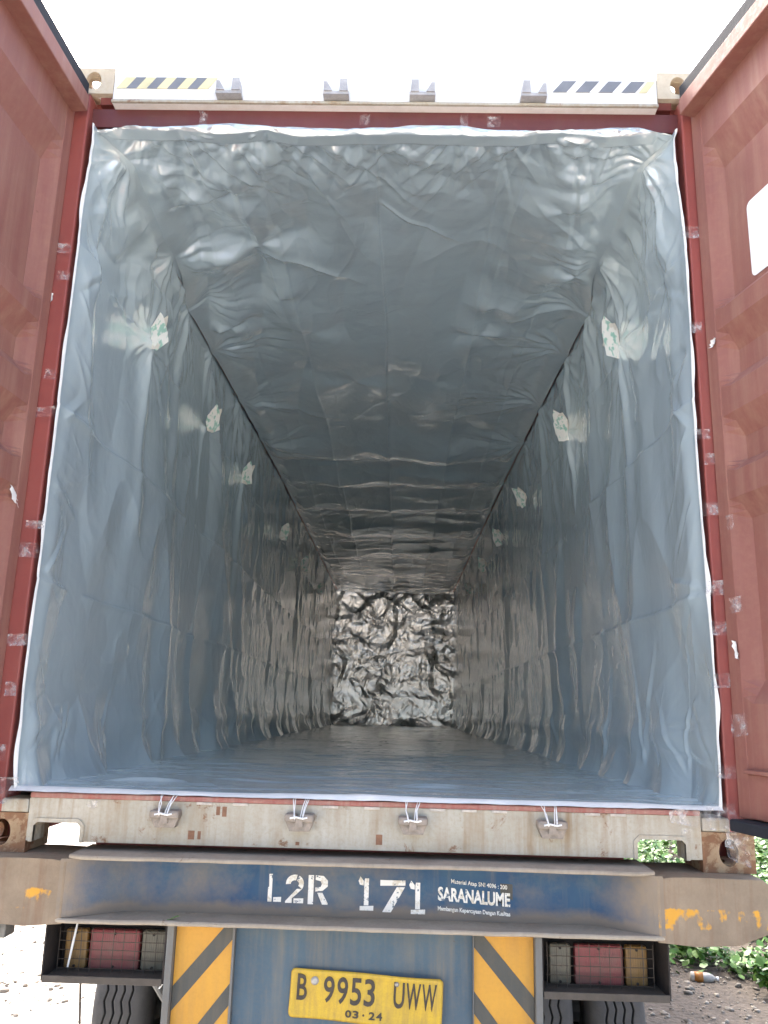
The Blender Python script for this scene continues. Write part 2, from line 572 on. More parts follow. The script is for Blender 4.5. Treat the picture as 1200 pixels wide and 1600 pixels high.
def mat_ground():
    n = NT('yard_ground')
    x, y, z = n.sep()
    wob = n.math('MULTIPLY', n.math('SUBTRACT', n.noise(0.8, 5, 0.6), 0.5), 2.2)
    side = n.math('MULTIPLY', n.mrange(n.math('ADD', x, wob), -0.6, 1.4), n.mrange(n.math('ADD', y, wob), 0.5, 2.5))
    pale = n.mix(n.ramp(n.noise(6, 7, 0.72), 0.32, 0.7), (0.58, 0.55, 0.49), (0.38, 0.345, 0.295))
    soil = n.mix(n.ramp(n.noise(9, 7, 0.7), 0.3, 0.7), (0.06, 0.048, 0.037), (0.13, 0.105, 0.082))
    c = n.mix(side, pale, soil)
    h = n.math('ADD', n.noise(14, 6, 0.7), n.math('MULTIPLY', n.voro(28), 0.6))
    return n.done(c, 0.85, 0, n.bump(h, 0.7, 0.03))


M['ground'] = mat_ground()
M['stone'] = mat_simple('pale_stone', (0.36, 0.325, 0.27), 0.9, 0, 0.65, 5, 0.4)


def mat_leaf():
    n = NT('green_leaf')
    v = n.noise(3.5, 4, 0.7)
    w = n.noise(24.0, 2)
    c = n.mix(n.ramp(v, 0.3, 0.7), (0.045, 0.13, 0.02), (0.12, 0.25, 0.035))
    c = n.mix(n.ramp(w, 0.62, 0.72), c, (0.22, 0.28, 0.05))
    return n.done(c, 0.45, 0, None, **{'Transmission Weight': 0.0})


M['leaf'] = mat_leaf()
M['stem'] = mat_simple('plant_stem', (0.10, 0.09, 0.04), 0.8)

# ------------------------------------------------------------------ ground
GZ = -1.4


def spread(a, n, far):
    t = np.linspace(-1, 1, n)
    return np.sinh(t * a) / np.sinh(a) * far


gx = spread(5.2, 320, 400.0)
gy = spread(5.2, 320, 400.0) + 3.5
GX, GY = np.meshgrid(gx, gy, indexing='ij')


def ground_z(x, y):
    near = np.exp(-(np.hypot(x - 0, y - 3) / 25.0) ** 2)
    return GZ + near * (0.03 * fbm(x * 0.9, y * 0.9, 5, 5, 0.6) + 0.25 * sstep(2.0, 8.0, x) * 0.6)


go = obj('ground', grid_mesh('ground', np.stack([GX, GY, ground_z(GX, GY)], -1), [M['ground']]))
tag(go, 'pale dusty yard turning to dark gravelly soil on the planted side', None, None, 'structure')

# ------------------------------------------------------------------ shipping container
LEN = 13.716
cont = empty('shipping_container', (0, 6.85, 0), 'red-brown steel shipping container with both doors swung open and a foil lining', 'container')


def corner_fitting(cx, cy, cz, sx, fy, topz, mat):
    """cx,cy,cz = outer corner; sx,fy,topz = signs pointing outward (x, y, z)"""
    bm = bm_new()
    W_, D_, H_, t = 0.162, 0.178, 0.118, 0.024

    def plate(o, u, v, lu, lv, nrm, hu, hv):
        o, u, v, nrm = map(Vector, (o, u, v, nrm))
        N_ = 28
        loops = []
        for dz in (0, -t):
            out, inn = [], []
            for k in range(N_):
                a = 2 * math.pi * (k + 0.5) / N_
                ca, sa = math.cos(a), math.sin(a)
                q = max(abs(ca), abs(sa))
                out.append(bm.verts.new(o + u * (lu / 2 + ca / q * lu / 2) + v * (lv / 2 + sa / q * lv / 2) + nrm * dz))
                inn.append(bm.verts.new(o + u * (lu / 2 + ca * hu) + v * (lv / 2 + sa * hv) + nrm * dz))
            loops.append((out, inn))
        (o0, i0), (o1, i1) = loops
        for k in range(N_):
            j = (k + 1) % N_
            bm.faces.new((o0[k], o0[j], i0[j], i0[k]))
            bm.faces.new((o1[k], i1[k], i1[j], o1[j]))
            bm.faces.new((i0[k], i0[j], i1[j], i1[k]))
            bm.faces.new((o0[k], o1[k], o1[j], o0[j]))
    x0, x1 = sorted((cx, cx - sx * W_))
    y0, y1 = sorted((cy, cy - fy * D_))
    z0, z1 = sorted((cz, cz - topz * H_))
    yo = y0 if fy < 0 else y1
    xo = x0 if sx < 0 else x1
    zo = z0 if topz < 0 else z1
    plate((x0, yo, z0), (1, 0, 0), (0, 0, 1), W_, H_, (0, fy, 0), 0.030, 0.040)
    e = 0.001
    plate((xo, y0 + t, z0), (0, 1, 0), (0, 0, 1), D_ - t - e, H_ - t, (sx, 0, 0), 0.048, 0.028)
    plate((x0 + e, y0 + t, zo), (1, 0, 0), (0, 1, 0), W_ - t - 2 * e, D_ - t - e, (0, 0, topz), 0.030, 0.055)
    # inner walls
    xi = x1 if sx < 0 else x0
    add_box(bm, min(xi, xi + sx * 0.012), max(xi, xi + sx * 0.012), y0 + t, y1, z0 + 0.002, z1 - 0.002)
    return obj('corner_fitting', bm, mat, cont)


for sx in (-1, 1):
    corner_fitting(sx * 1.219, 0.0, 2.896, sx, -1, 1, M['fitting_top'])
    corner_fitting(sx * 1.219, 0.0, 0.0, sx, -1, -1, M['fitting'])
    corner_fitting(sx * 1.219, LEN, 2.896, sx, 1, 1, M['fitting_top'])
    corner_fitting(sx * 1.219, LEN, 0.0, sx, 1, -1, M['fitting'])
posts = {}
for sx in (-1, 1):
    x0, x1 = sorted((sx * 1.142, sx * 1.217))
    bm = box_bm(x0, x1, 0.0, 0.13, 0.1185, 2.7775, bevel=0.006)
    x0, x1 = sorted((sx * 1.1395, sx * 1.150))
    add_box(bm, x0, x1, 0.075, 0.128, 0.15, 2.76)
    posts[sx] = obj('corner_post', bm, M['red_post'], cont)
    # steel block between post foot and fitting
    x0, x1 = sorted((sx * 1.06, sx * 1.215))
    obj('post_foot', box_bm(x0, x1, 0.001, 0.12, 0.119, 0.160, bevel=0.005), M['white'], cont)
    x0, x1 = sorted((sx * 1.165, sx * 1.217))
    obj('rear_post', box_bm(x0, x1, LEN - 0.15, LEN, 0.1185, 2.7775, bevel=0.006), M['red_post'], cont)

header = obj('door_header', box_bm(-1.0565, 1.0565, 0.0, 0.09, 2.735, 2.868, bevel=0.004), M['header'], cont)
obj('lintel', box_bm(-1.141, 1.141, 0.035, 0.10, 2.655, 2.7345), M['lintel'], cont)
obj('header_lip', box_bm(-1.056, 1.056, -0.012, 0.0, 2.733, 2.745, bevel=0.002), M['white'], header)


def stripe(x, z0, z1, w, lean, mat, y=-0.0025):
    bm = bm_new()
    add_prism(bm, [(x, z0), (x + w, z0), (x + w + lean, z1), (x + lean, z1)], 'y', y, y + 0.002)
    return obj('hazard_stripe', bm, mat, header)


for k in range(9):
    stripe(-1.045 + k * 0.040, 2.802, 2.852, 0.040, 0.035, M['yellow_stripe' if k % 2 == 0 else 'black_stripe'])
for k in range(4):
    stripe(0.655 + k * 0.088, 2.802, 2.852, 0.052, 0.040, M['black_stripe'])
    if k: stripe(0.655 + k * 0.088 - 0.034, 2.802, 2.852, 0.032, 0.040, M['sticker'])
stripe(0.985, 2.802, 2.852, 0.030, 0.035, M['yellow_stripe'])

for x, flip in ((-0.595, 1), (-0.181, 1), (0.152, -1), (0.577, -1)):
    bm = bm_new()
    add_prism(bm, [(-.048 * flip, 0), (.05 * flip, 0), (.05 * flip, .012), (-.048 * flip, .012)], 'y', -0.045, -0.0005)
    add_prism(bm, [(-.046 * flip, .012), (-.014 * flip, .012), (-.034 * flip, .052), (-.046 * flip, .052)], 'y', -0.05, -0.0005)
    add_prism(bm, [(.014 * flip, .012), (.046 * flip, .012), (.042 * flip, .064), (.016 * flip, .064)], 'y', -0.05, -0.0005)
    obj('cam_keeper', bm, M['keeper_hazed'], header, Matrix.Translation((x, 0, 2.749)))

# sill with the two pocket notches
bm = bm_new()
out = [(-1.0565, 0.036), (-1.036, 0.036), (-1.036, 0.082), (-1.026, 0.093), (-0.898, 0.093), (-0.887, 0.082), (-0.887, 0.036),
       (0.857, 0.036), (0.857, 0.082), (0.868, 0.093), (0.996, 0.093), (1.006, 0.082), (1.006, 0.036), (1.0565, 0.036),
       (1.0565, 0.164), (-1.0565, 0.164)]
add_prism(bm, out, 'y', 0.0, 0.012)
# top plate and rear flange behind the face
add_box(bm, -1.056, 1.056, 0.0125, 0.11, 0.150, 0.1635)
sill = obj('door_sill', bm, M['white'], cont)
obj('sill_web', box_bm(-0.872, 0.842, 0.112, 0.124, 0.006, 0.1395), M['red_post'], cont)
for xa, xb in ((-1.036, -0.887), (0.857, 1.006)):
    bm = bm_new()
    add_prism(bm, [(xa - 0.012, 0.034), (xa, 0.034), (xa, 0.081), (xa + 0.011, 0.092), (xb - 0.011, 0.092), (xb, 0.081), (xb, 0.034),
                   (xb + 0.012, 0.034), (xb + 0.012, 0.086), (xb - 0.006, 0.104), (xa + 0.006, 0.104), (xa - 0.012, 0.086)], 'y', -0.005, 0.085)
    obj('pocket_rim', bm, M['white'], sill)
obj('threshold', box_bm(-1.0565, 1.0565, -0.004, 0.115, 0.1645, 0.181, bevel=0.004), M['red_worn'], cont)
# small worn tabs along the sill edge
for k, x in enumerate((-0.50, -0.385, -0.10, 0.03, 0.235, 0.335, 0.43, 0.72, 0.80)):
    obj('worn_tab', box_bm(x - 0.024, x + 0.024, -0.0065, -0.001, 0.157, 0.1650, bevel=0.001), M['worn_tab'], sill)
for x, z, w_, h_ in ((-0.535, 0.066, .020, .026), (-0.510, 0.066, .010, .024), (-0.455, 0.140, .012, .026), (-0.435, 0.138, .014, .030), (0.055, 0.068, .020, .030), (-0.20, 0.05, .012, .01)):
    obj('paint_patch', box_bm(x - w_ / 2, x + w_ / 2, -0.0012, 0.0005, z - h_ / 2, z + h_ / 2), M['brown_patch'], sill)

keep_me = None
for k, x in enumerate((-0.614, -0.193, 0.159, 0.589)):
    if keep_me is None:
        bm = bm_new()
        add_box(bm, -0.046, -0.010, -0.050, -0.0005, -0.006, 0.018, bevel=0.006)
        add_box(bm, 0.008, 0.046, -0.050, -0.0005, -0.006, 0.018, bevel=0.006)
        add_prism(bm, [(-.043, -.006), (.043, -.006), (.032, -.034), (-.030, -.034)], 'y', -0.036, -0.0005)
        add_prism(bm, [(-.012, -.02), (.012, -.02), (.010, .006), (0, .012), (-.010, .006)], 'y', -0.046, -0.0361)
        o = obj('cam_keeper', bm, M['keeper'], sill, Matrix.Translation((x, 0, 0.124)))
        keep_me = o.data
    else:
        obj('cam_keeper', keep_me, None, sill, Matrix.Translation((x, 0, 0.124)))
    rr = random.Random(40 + k)
    bm = bm_new()
    for a, b in ((-.024, -.018), (-.016, -.020), (.012, .006), (.018, .014), (.022, .016)):
        a += rr.uniform(-.004, .004)
        add_tube(bm, [(x + a, 0.01, 0.1835), (x + a, -0.008, 0.181), (x + b + rr.uniform(-.004, .004), -0.03, 0.160), (x + b * .8, -0.0525, 0.138), (x + b * .7, -0.0535, 0.128)], 0.0016, 5)
    add_tube(bm, [(x - .028, -0.0535, 0.130), (x - .01, -0.0545, 0.134), (x + .012, -0.0545, 0.130), (x + .026, -0.0535, 0.133)], 0.003, 5)
    obj('tie_string', bm, M['string'], sill)

# shell: corrugated sides, roof, front end, floor
def corrugated(name, n_, make, parent):
    t = np.linspace(0, LEN - 0.34, n_ * 4 + 1) + 0.17
    d = np.tile([0, 0, 1, 1], n_ + 1)[: len(t)] * 0.036
    P = np.array([[make(a, b, w) for w in (0.0, 1.0)] for a, b in zip(t, d)])
    return obj(name, grid_mesh(name, P, [M['red']], smooth=False), None, parent)


for sx in (-1, 1):
    corrugated('side_wall', 48, lambda a, b, w: (sx * (1.215 - b), a, 0.13 + w * (2.84 - 0.13)), cont)
    x0, x1 = sorted((sx * 1.15, sx * 1.218))
    obj('bottom_rail', box_bm(x0, x1, 0.18, LEN - 0.18, 0.02, 0.16), M['red_post'], cont)
    obj('top_rail', box_bm(x0, x1, 0.18, LEN - 0.18, 2.83, 2.885), M['red_post'], cont)
corrugated('roof_panel', 48, lambda a, b, w: (-1.16 + 2.32 * w, a, 2.872 - b * 0.6), cont)
obj('roof_edge', box_bm(-1.14, 1.14, 0.0905, 0.20, 2.80, 2.866), M['red_post'], cont)
obj('end_wall', box_bm(-1.18, 1.18, LEN - 0.06, LEN - 0.02, 0.12, 2.86), M['red'], cont)
obj('floor_board', box_bm(-1.149, 1.149, 0.1155, LEN - 0.07, 0.140, 0.170), M['wood'], cont)
for k in range(12):
    obj('cross_member', box_bm(-1.149, 1.149, 0.9 + k * 1.05, 0.95 + k * 1.05, 0.03, 0.139), M['red_post'], cont)

# ---- doors
PROF = [(2.70, 0), (2.515, 0), (2.40, 1), (1.889, 1), (1.843, 0), (1.775, 0), (1.69, 1), (1.607, 1), (1.553, 0), (1.46, 0),
        (1.38, 1), (1.30, 1), (1.258, 0), (1.17, 0), (1.10, 1), (0.582, 1), (0.509, 0), (0.29, 0)]
DOORS = {}


def make_door(sx, ang, A):
    u = Vector((sx * math.sin(ang), -math.cos(ang), 0))
    nv = Vector((-sx * math.cos(ang), -math.sin(ang), 0))
    A = Vector(A)

    def W(s, n, z):
        return A + u * s + nv * n + Vector((0, 0, z))

    def dbox(s0, s1, n0, n1, z0, z1, bevel=0.004, bm=None):
        own = bm or bm_new()
        Mx = Matrix(((u.x, nv.x, 0, A.x), (u.y, nv.y, 0, A.y), (0, 0, 1, 0), (0, 0, 0, 1)))
        add_box(own, s0, s1, n0, n1, z0, z1, bevel=bevel, M=Mx)
        return own
    d = empty('door', tuple(A + Vector((0, 0, 0.13))))
    d.parent = cont
    d.matrix_parent_inverse = WM[cont].inverted()
    # pressed panel
    zs = [p[0] for p in PROF]
    ns = [p[1] * -0.048 for p in PROF]
    ss = [-0.032, 0.018, 0.35, 0.70, 1.045, 1.095]
    me_rows = []
    Z, Nn = [], []
    for i in range(len(zs) - 1):
        k = 3
        for j in range(k):
            Z.append(zs[i] + (zs[i + 1] - zs[i]) * j / k); Nn.append(ns[i] + (ns[i + 1] - ns[i]) * j / k)
    Z.append(zs[-1]); Nn.append(ns[-1])
    P = np.array([[tuple(W(s, (0 if q in (0, len(ss) - 1) else nn), z)) for q, s in enumerate(ss)] for z, nn in zip(Z, Nn)])
    panel = obj('panel', grid_mesh('panel', P, [M['red']], smooth=False), None, d)
    sol = panel.modifiers.new('plate', 'SOLIDIFY')
    sol.thickness = 0.004
    sol.offset = 0
    bm = dbox(-0.092, -0.030, -0.052, 0.004, 0.165, 2.735)
    dbox(1.093, 1.15, -0.052, 0.004, 0.165, 2.735, bm=bm)
    obj('stile', bm, M['red'], d)
    obj('top_rail', dbox(-0.070, 1.148, -0.050, 0.064, 2.668, 2.7375), M['red'], d)
    bm = dbox(-0.0295, 1.0925, -0.050, 0.008, 0.168, 0.300)
    obj('bottom_rail', bm, M['red'], d)
    obj('bottom_lip', dbox(-0.0295, 1.0925, 0.0, 0.022, 0.3005, 0.312, 0.002), M['red'], d)
    for za, zb in ((2.7385, 2.796), (0.128, 0.1635)):
        obj('gasket', dbox(-0.075, 1.16, -0.03, 0.058 if za > 1 else 0.052, za, zb, 0.006), M['rubber'], d)
    obj('gasket', dbox(1.1505, 1.172, -0.03, 0.052, 0.164, 2.754, 0.004), M['rubber'], d)
    for z in (0.35, 0.95, 1.55, 2.15, 2.62):
        bm = bm_new()
        add_tube(bm, [tuple(W(-0.115, -0.035, z - 0.06)), tuple(W(-0.115, -0.035, z + 0.06))], 0.013, 10)
        obj('hinge', bm, M['red_post'], d)
    DOORS[sx] = (d, W, panel)
    return d


make_door(-1, rad(3.2), (-1.2, -0.1, 0))
make_door(1, rad(12.6), (1.197, -0.1, 0))
d, W, panel = DOORS[1]
# white sticker on the flat of the stickered door
bm = bm_new()
s0, s1, z0, z1, r_ = 0.122, 0.60, 1.905, 2.185, 0.022
ring = []
for cx_, cz_, a0 in ((s1 - r_, z1 - r_, 0), (s0 + r_, z1 - r_, 90), (s0 + r_, z0 + r_, 180), (s1 - r_, z0 + r_, 270)):
    for k in range(6):
        a = rad(a0 + 18 * k)
        ring.append(W(cx_ + r_ * math.cos(a), -0.0445, cz_ + r_ * math.sin(a)))
bm.faces.new([bm.verts.new(p) for p in ring])
r = bmesh.ops.extrude_face_region(bm, geom=bm.faces[:])
nv = W(0, 1, 0) - W(0, 0, 0)
bmesh.ops.translate(bm, verts=[v for v in r['geom'] if isinstance(v, bmesh.types.BMVert)], vec=nv * 0.001)
obj('sticker', bm, M['sticker'], d)

# ---- tape scraps on the posts and doors
def tape(parent, pts, mat, curl=0.003, seed=0, name='tape_strip'):
    """pts: 4 corners (world); a slightly rumpled strip"""
    rs = np.random.RandomState(seed)
    a, b, c, e = [np.array(p, float) for p in pts]
    n = np.cross(b - a, e - a)
    n /= np.linalg.norm(n)
    if n[1] > 0 and abs(n[1]) > 0.3: n = -n
    G = 7
    P = np.zeros((G, G, 3))
    for i in range(G):
        for j in range(G):
            p, q = i / (G - 1), j / (G - 1)
            P[i, j] = (a * (1 - p) + b * p) * (1 - q) + (e * (1 - p) + c * p) * q + n * (0.0015 + curl * abs(rs.randn()) * (0.3 + (p in (0, 1)) + (q in (0, 1))))
    return obj(name, grid_mesh(name, P, [mat]), None, parent)


def post_tape(sx, z, w=0.05, h=0.03, x=None, mat=None, tilt=0.0, seed=0):
    x = 1.150 if x is None else x
    xa, xb = sx * (x - w / 2), sx * (x + w / 2)
    return tape(posts[sx], [(xa, -0.003, z - h / 2), (xb, -0.003, z - h / 2 + tilt), (xb, -0.003, z + h / 2 + tilt), (xa, -0.003, z + h / 2)],
                M[mat or 'tape'], seed=seed)


for k, z in enumerate((2.10, 1.99, 1.60, 1.05, 0.50, 0.30)):
    post_tape(-1, z, RNG.uniform(.035, .07), RNG.uniform(.025, .05), 1.150 + RNG.uniform(-.01, .02), seed=k)
for k, z in enumerate((2.2, 1.82, 1.42, 1.33, 0.75, 0.30)):
    post_tape(1, z, RNG.uniform(.04, .08), RNG.uniform(.03, .055), 1.150 + RNG.uniform(-.01, .025), seed=50 + k)
for k, (sx, z, w, h) in enumerate(((1, 1.15, .095, .045), (1, 0.88, .10, .05), (1, 0.58, .09, .045), (-1, 0.96, .085, .05), (-1, 0.66, .09, .04), (-1, 1.46, .085, .035))):
    post_tape(sx, z, w, h, 1.168, 'tape', RNG.uniform(-.01, .01), 120 + k)
for z, w, h, x in ((1.90, .014, .036, 1.195), (1.70, .010, .036, 1.208)):
    post_tape(-1, z, w, h, x, 'white_tape', 0, 7)


def door_tape(sx, s, n, z, w, h, mat, tilt=0.0, seed=0):
    d_, W_, p_ = DOORS[sx]
    pts = [W_(s - w / 2, n, z - h / 2), W_(s + w / 2, n, z - h / 2 + tilt), W_(s + w / 2 + tilt, n, z + h / 2 + tilt), W_(s - w / 2 + tilt, n, z + h / 2)]
    return tape(d_, [tuple(p) for p in pts], M[mat], seed=seed)


door_tape(1, -0.045, 0.007, 1.735, .03, .025, 'white_tape', .004, 3)
door_tape(1, -0.02, 0.006, 1.09, .035, .05, 'tape', .0, 4)
door_tape(1, -0.02, 0.006, 0.82, .06, .05, 'tape', .0, 5)
door_tape(1, -0.035, 0.007, 0.68, .018, .055, 'white_tape', -.006, 6)
door_tape(1, -0.05, 0.006, 0.44, .08, .07, 'tape', .01, 8)
door_tape(-1, -0.03, 0.006, 1.12, .045, .045, 'white_tape', .02, 9)
# crumpled clear film over the bottom corner and the bottom fitting
for k, (x, z, w, h) in enumerate(((1.02, 0.165, .13, .04), (1.11, 0.175, .10, .06), (1.15, 0.125, .06, .09), (1.17, 0.075, .045, .07), (1.14, 0.09, .03, .08), (1.00, .115, .025, .03))):
    tape(sill if k else sill, [(x - w / 2, -0.012, z - h / 2), (x + w / 2, -0.012, z - h / 2 - .02), (x + w / 2, -0.009, z + h / 2), (x - w / 2, -0.009, z + h / 2)],
         M['tape'], 0.010, 70 + k, 'tape_scrap')
for k, (x, z, w, h) in enumerate(((-1.125, 0.20, .06, .05), (-1.15, 0.17, .05, .05), (-0.85, .15, .03, .022))):
    tape(sill, [(x - w / 2, -0.010, z - h / 2), (x + w / 2, -0.010, z - h / 2), (x + w / 2, -0.008, z + h / 2), (x - w / 2, -0.008, z + h / 2)],
         M['tape'], 0.008, 90 + k, 'tape_scrap')
for x, w in ((0.315, .03), (0.43, .05), (-0.70, .03), (-0.07, .04)):
    tape(header, [(x - w / 2, 0.031, 2.665), (x + w / 2, 0.031, 2.665), (x + w / 2, 0.031, 2.715), (x - w / 2, 0.031, 2.715)], M['tape'], 0.004, int(x * 100) + 300)

# ------------------------------------------------------------------ film lining
LINER_L = 13.45
ZF = 0.190
liner = empty('container_liner', (0, 6.7, 0.186), 'silver-grey wrinkled plastic film lining hung inside the open container', 'liner')
TIES = [0.15, 0.85, 1.45, 2.05, 2.98, 3.9, 5.27, 6.5, 7.8, 9.2, 10.6, 12.0]
TABS = {-1: [0.854, 2.058, 3.241, 5.314, 7.165, 9.217], 1: [0.834, 2.047, 3.777, 5.356, 6.931, 8.9]}
TABZ = 2.15


def ys_of(n, D=1.6):
    return D * ((1 + LINER_L / D) ** np.linspace(0, 1, n) - 1)


def zedge(y):
    return np.interp(y, [0, 0.25, 0.65, 1.4, 3, 5, 14], [2.635, 2.60, 2.565, 2.61, 2.655, 2.695, 2.70])


def taut(x, y, lines):
    s_ = 0
    for xa, ya, xb, yb, wd, am in lines:
        L_ = math.hypot(xb - xa, yb - ya)
        if L_ < 0.05: continue
        ux, uy = (xb - xa) / L_, (yb - ya) / L_
        a = ((x - xa) * ux + (y - ya) * uy) / L_
        b = -(x - xa) * uy + (y - ya) * ux
        env = np.clip(np.minimum((a + 0.02) * 9, (1 - a) * 2.2), 0, 1)
        s_ = s_ + am * env * (np.exp(-np.abs(b) / wd) - 0.6 * np.exp(-np.abs(b - 2.2 * wd) / (1.6 * wd)))
    return s_


def taut_lines(seed, starts, n_each, lmin, lmax, amin, amax, base_ang, spread_):
    rs_ = random.Random(seed)
    out_ = []
    for (px_, py_) in starts:
        for _ in range(n_each):
            a = base_ang + rs_.uniform(-spread_, spread_)
            l_ = rs_.uniform(lmin, lmax)
            out_.append((px_ + rs_.uniform(-.02, .02), py_ + rs_.uniform(-.02, .02), px_ + l_ * math.cos(a), py_ + l_ * math.sin(a),
                         rs_.uniform(.008, .016), rs_.choice((1, 1, -1)) * rs_.uniform(amin, amax)))
    return out_


def corner_r(y):
    return 0.10 * sstep(0.0, 0.25, y) * (1 - sstep(0.85, 1.55, y))


def wall_sheet(sx):
    ny, nz = 760, 330
    y = ys_of(ny)
    v = np.linspace(0, 1, nz)
    Y, V = np.meshgrid(y, v, indexing='ij')
    Z = ZF - 0.004 + V * (zedge(Y) + 0.012 - ZF)
    sd = 200 if sx < 0 else 900
    h = Z - ZF
    far = sstep(2.0, 6.0, Y)
    # long soft hanging folds, leaning a little
    lean = Y + (0.10 if sx < 0 else -0.16) * (Z - 1.2) * (1 - far)
    d = (0.032 - 0.012 * far) * pn(lean * 1.3, Z * 0.35 + 3, sd) + 0.005 * pn(lean * 4.0, Z * 0.5, sd + 1)
    # pleats that start at the top edge and fade downward
    pl = 1 - np.abs(pn(lean * 3.2 + 0.3 * pn(Z * 1.5, Y, sd + 2), Z * 0.55, sd + 3)) * 1.8
    d += 0.008 * np.clip(pl, -1, 1) * (0.25 + 0.75 * sstep(0.9, 2.5, Z)) * (1 - 0.7 * far)
    # pleats that rise from the floor fold
    pl2 = 1 - np.abs(pn(Y * 2.6 + 0.35 * Z * (1 if sx < 0 else -1), Z * 0.7, sd + 5)) * 1.8
    d += 0.007 * np.clip(pl2, -1, 1) * (1 - 0.55 * far) * (1 - sstep(0.35, 1.3, Z))
    # fine vertical wrinkles deep inside, following the corrugated steel behind
    d += far * (0.0025 * pn(Y * 9, Z * 0.8, sd + 6) + 0.0015 * tri(Y / 0.275 + 0.12 * pn(Y, Z * 1.1, sd + 7)) * sstep(-0.2, 0.4, pn(Y * 0.8, Z * 0.9, sd + 8)))
    for q_, (fy_, fz_, a_) in enumerate(((1.6, 0.7, .0045), (2.8, 1.1, .003), (1.1, 2.0, .003), (5.0, 2.4, .0018))):
        msk = sstep(0.0, 0.45, pn(Y * 0.9 + q_, Z * 0.9, sd + 20 + q_))
        d += a_ * np.exp(-np.abs(pn(Y * fy_ + 0.4 * Z, Z * fz_ + 0.3 * Y * (q_ % 2), sd + 9 + q_)) / 0.05) * msk
    # packing folds along the length
    for zc, a in ((0.865, 0.013), (1.49 if sx < 0 else 1.55, 0.012), (2.13, 0.009)):
        t = Z - zc - 0.012 * pn(Y * 0.9, 0 * Y, sd + 11)
        d += a * np.exp(-np.abs(t) / 0.030) * (0.7 + 0.3 * pn(Y * 1.3, 0 * Y + zc, sd + 12))
        d -= 0.6 * a * sstep(0, 0.012, t) * np.exp(-np.abs(t) / 0.25)
    # fans of creases at ties and tabs
    for k, ty in enumerate(TIES):
        d += 0.018 * radial(Y, Z, ty, zedge(ty) + 0.01, 0.30 if ty < 4 else 0.22, sd + 30 + k, 4)
        w = np.exp(-((Y - ty - (0.03 * (2.6 - Z))) / (0.035 + 0.04 * (2.7 - Z))) ** 2) * np.exp(-(2.7 - Z) / 0.9)
        d += (0.030 if ty < 3.5 else 0.014) * w
    for k, ty in enumerate(TABS[sx]):
        d += 0.014 * radial(Y, Z, ty, TABZ, 0.22, sd + 60 + k, 4)
        w = np.exp(-((Y - ty - 0.02) / (0.02 + 0.05 * np.clip(TABZ - Z, 0, 3))) ** 2) * sstep(TABZ + 0.05, TABZ - 0.05, Z) * np.exp(-(TABZ - Z) / 0.7)
        d += 0.020 * w
    # loose facets
    d += 0.015 * crumple(Y, Z * 1.1, sd + 80, 7, 0.9, 4.0, 0.7) * (0.5 + 0.5 * far)
    d += 0.040 * crumple(Y * 1.3, Z, sd + 85, 6, 1.6, 6.0, 1.3) * sstep(1.7, 2.5, Z) * (1 - sstep(0.9, 2.2, Y)) * sstep(0.02, 0.2, Y)
    ln = taut_lines(sd, [(t_, 2.62) for t_ in TIES[:7]], 4, .2, .9, .003, .008, -1.57, .9)
    ln += taut_lines(sd + 1, [(t_, TABZ) for t_ in TABS[sx][:4]], 6, .15, .7, .003, .008, -1.57, 1.6)
    ln += taut_lines(sd + 2, [(0.03, z_) for z_ in (0.30, 0.45, 0.62, 0.9, 1.2, 1.45, 1.75, 1.95, 2.25, 2.45)], 2, .15, .6, .003, .007, 0.0, .8)
    ln += taut_lines(sd + 3, [(y_, 0.26) for y_ in (0.3, 0.7, 1.3, 1.9, 2.6, 3.4)], 2, .15, .6, .003, .007, 1.57, .8)
    d += taut(Y, Z, ln)
    # bulge lying on the floor
    bul = 0.055 + 0.05 * pn(Y * 1.4, 0 * Y, sd + 90) + 0.03 * tri(Y * 1.7 + 0.4 * pn(Y * 2, 0 * Y, sd + 91))
    d += np.clip(bul, 0, 1) * np.exp(-(h / 0.11)) * (0.5 + 0.5 * sstep(0.0, 0.5, Y))
    d += 0.022 * np.clip(1 - np.abs(pn(lean * 1.7 + 5, Z * 0.8, sd + 14)) * 2.4, -0.4, 1) * (1 - 0.6 * far)
    d += 0.025 * np.exp(-((h - 0.20 - 0.03 * pn(Y * 1.2, 0 * Y, sd + 92)) / 0.05) ** 2) * (0.5 + 0.5 * pn(Y * 1.8, Z, sd + 93))
    # top bends to meet the roof sheet
    d += 0.035 * np.exp(-(zedge(Y) - Z).clip(0) / 0.05) * (1 - 0.9 * sum(np.exp(-((Y - t_) / 0.12) ** 2) for t_ in TIES).clip(0, 1)) * 0.4
    front = 1 - sstep(0.0, 0.10, Y)
    d = d * (1 - 0.75 * front)
    base = (1.124 if sx < 0 else 1.126) + (0.010 if sx < 0 else 0.008) * sstep(0.0, 0.5, Y) - 0.012 * sstep(2.2, 2.62, Z) * (1 - sstep(0.0, 0.5, Y))
    topm = sstep(0.05, 0.0, zedge(Y) - Z)
    cr = corner_r(Y)
    d = d * (1 - topm) + topm * (base - 1.116)
    d = d + cr * np.exp(-(zedge(Y) + 0.012 - Z).clip(0) / 0.11)
    X = base - d
    X = np.minimum(X, 1.135)
    P = np.stack([sx * X, Y + 0.004, Z], -1)
    # pale flap folded out over the post
    flap = []
    zf = Z[0]
    wob = 0.010 * pn(zf * 3.0, 0 * zf, sd + 95) + 0.007 * pn(zf * 9.0, 0 * zf, sd + 96)
    nib = 0.012 * np.clip(pn(zf * 5.0, 0 * zf + 4, sd + 97), 0, 1)
    tgt = X[0] + (0.005 + 0.35 * wob + 0.8 * nib).clip(0.001)
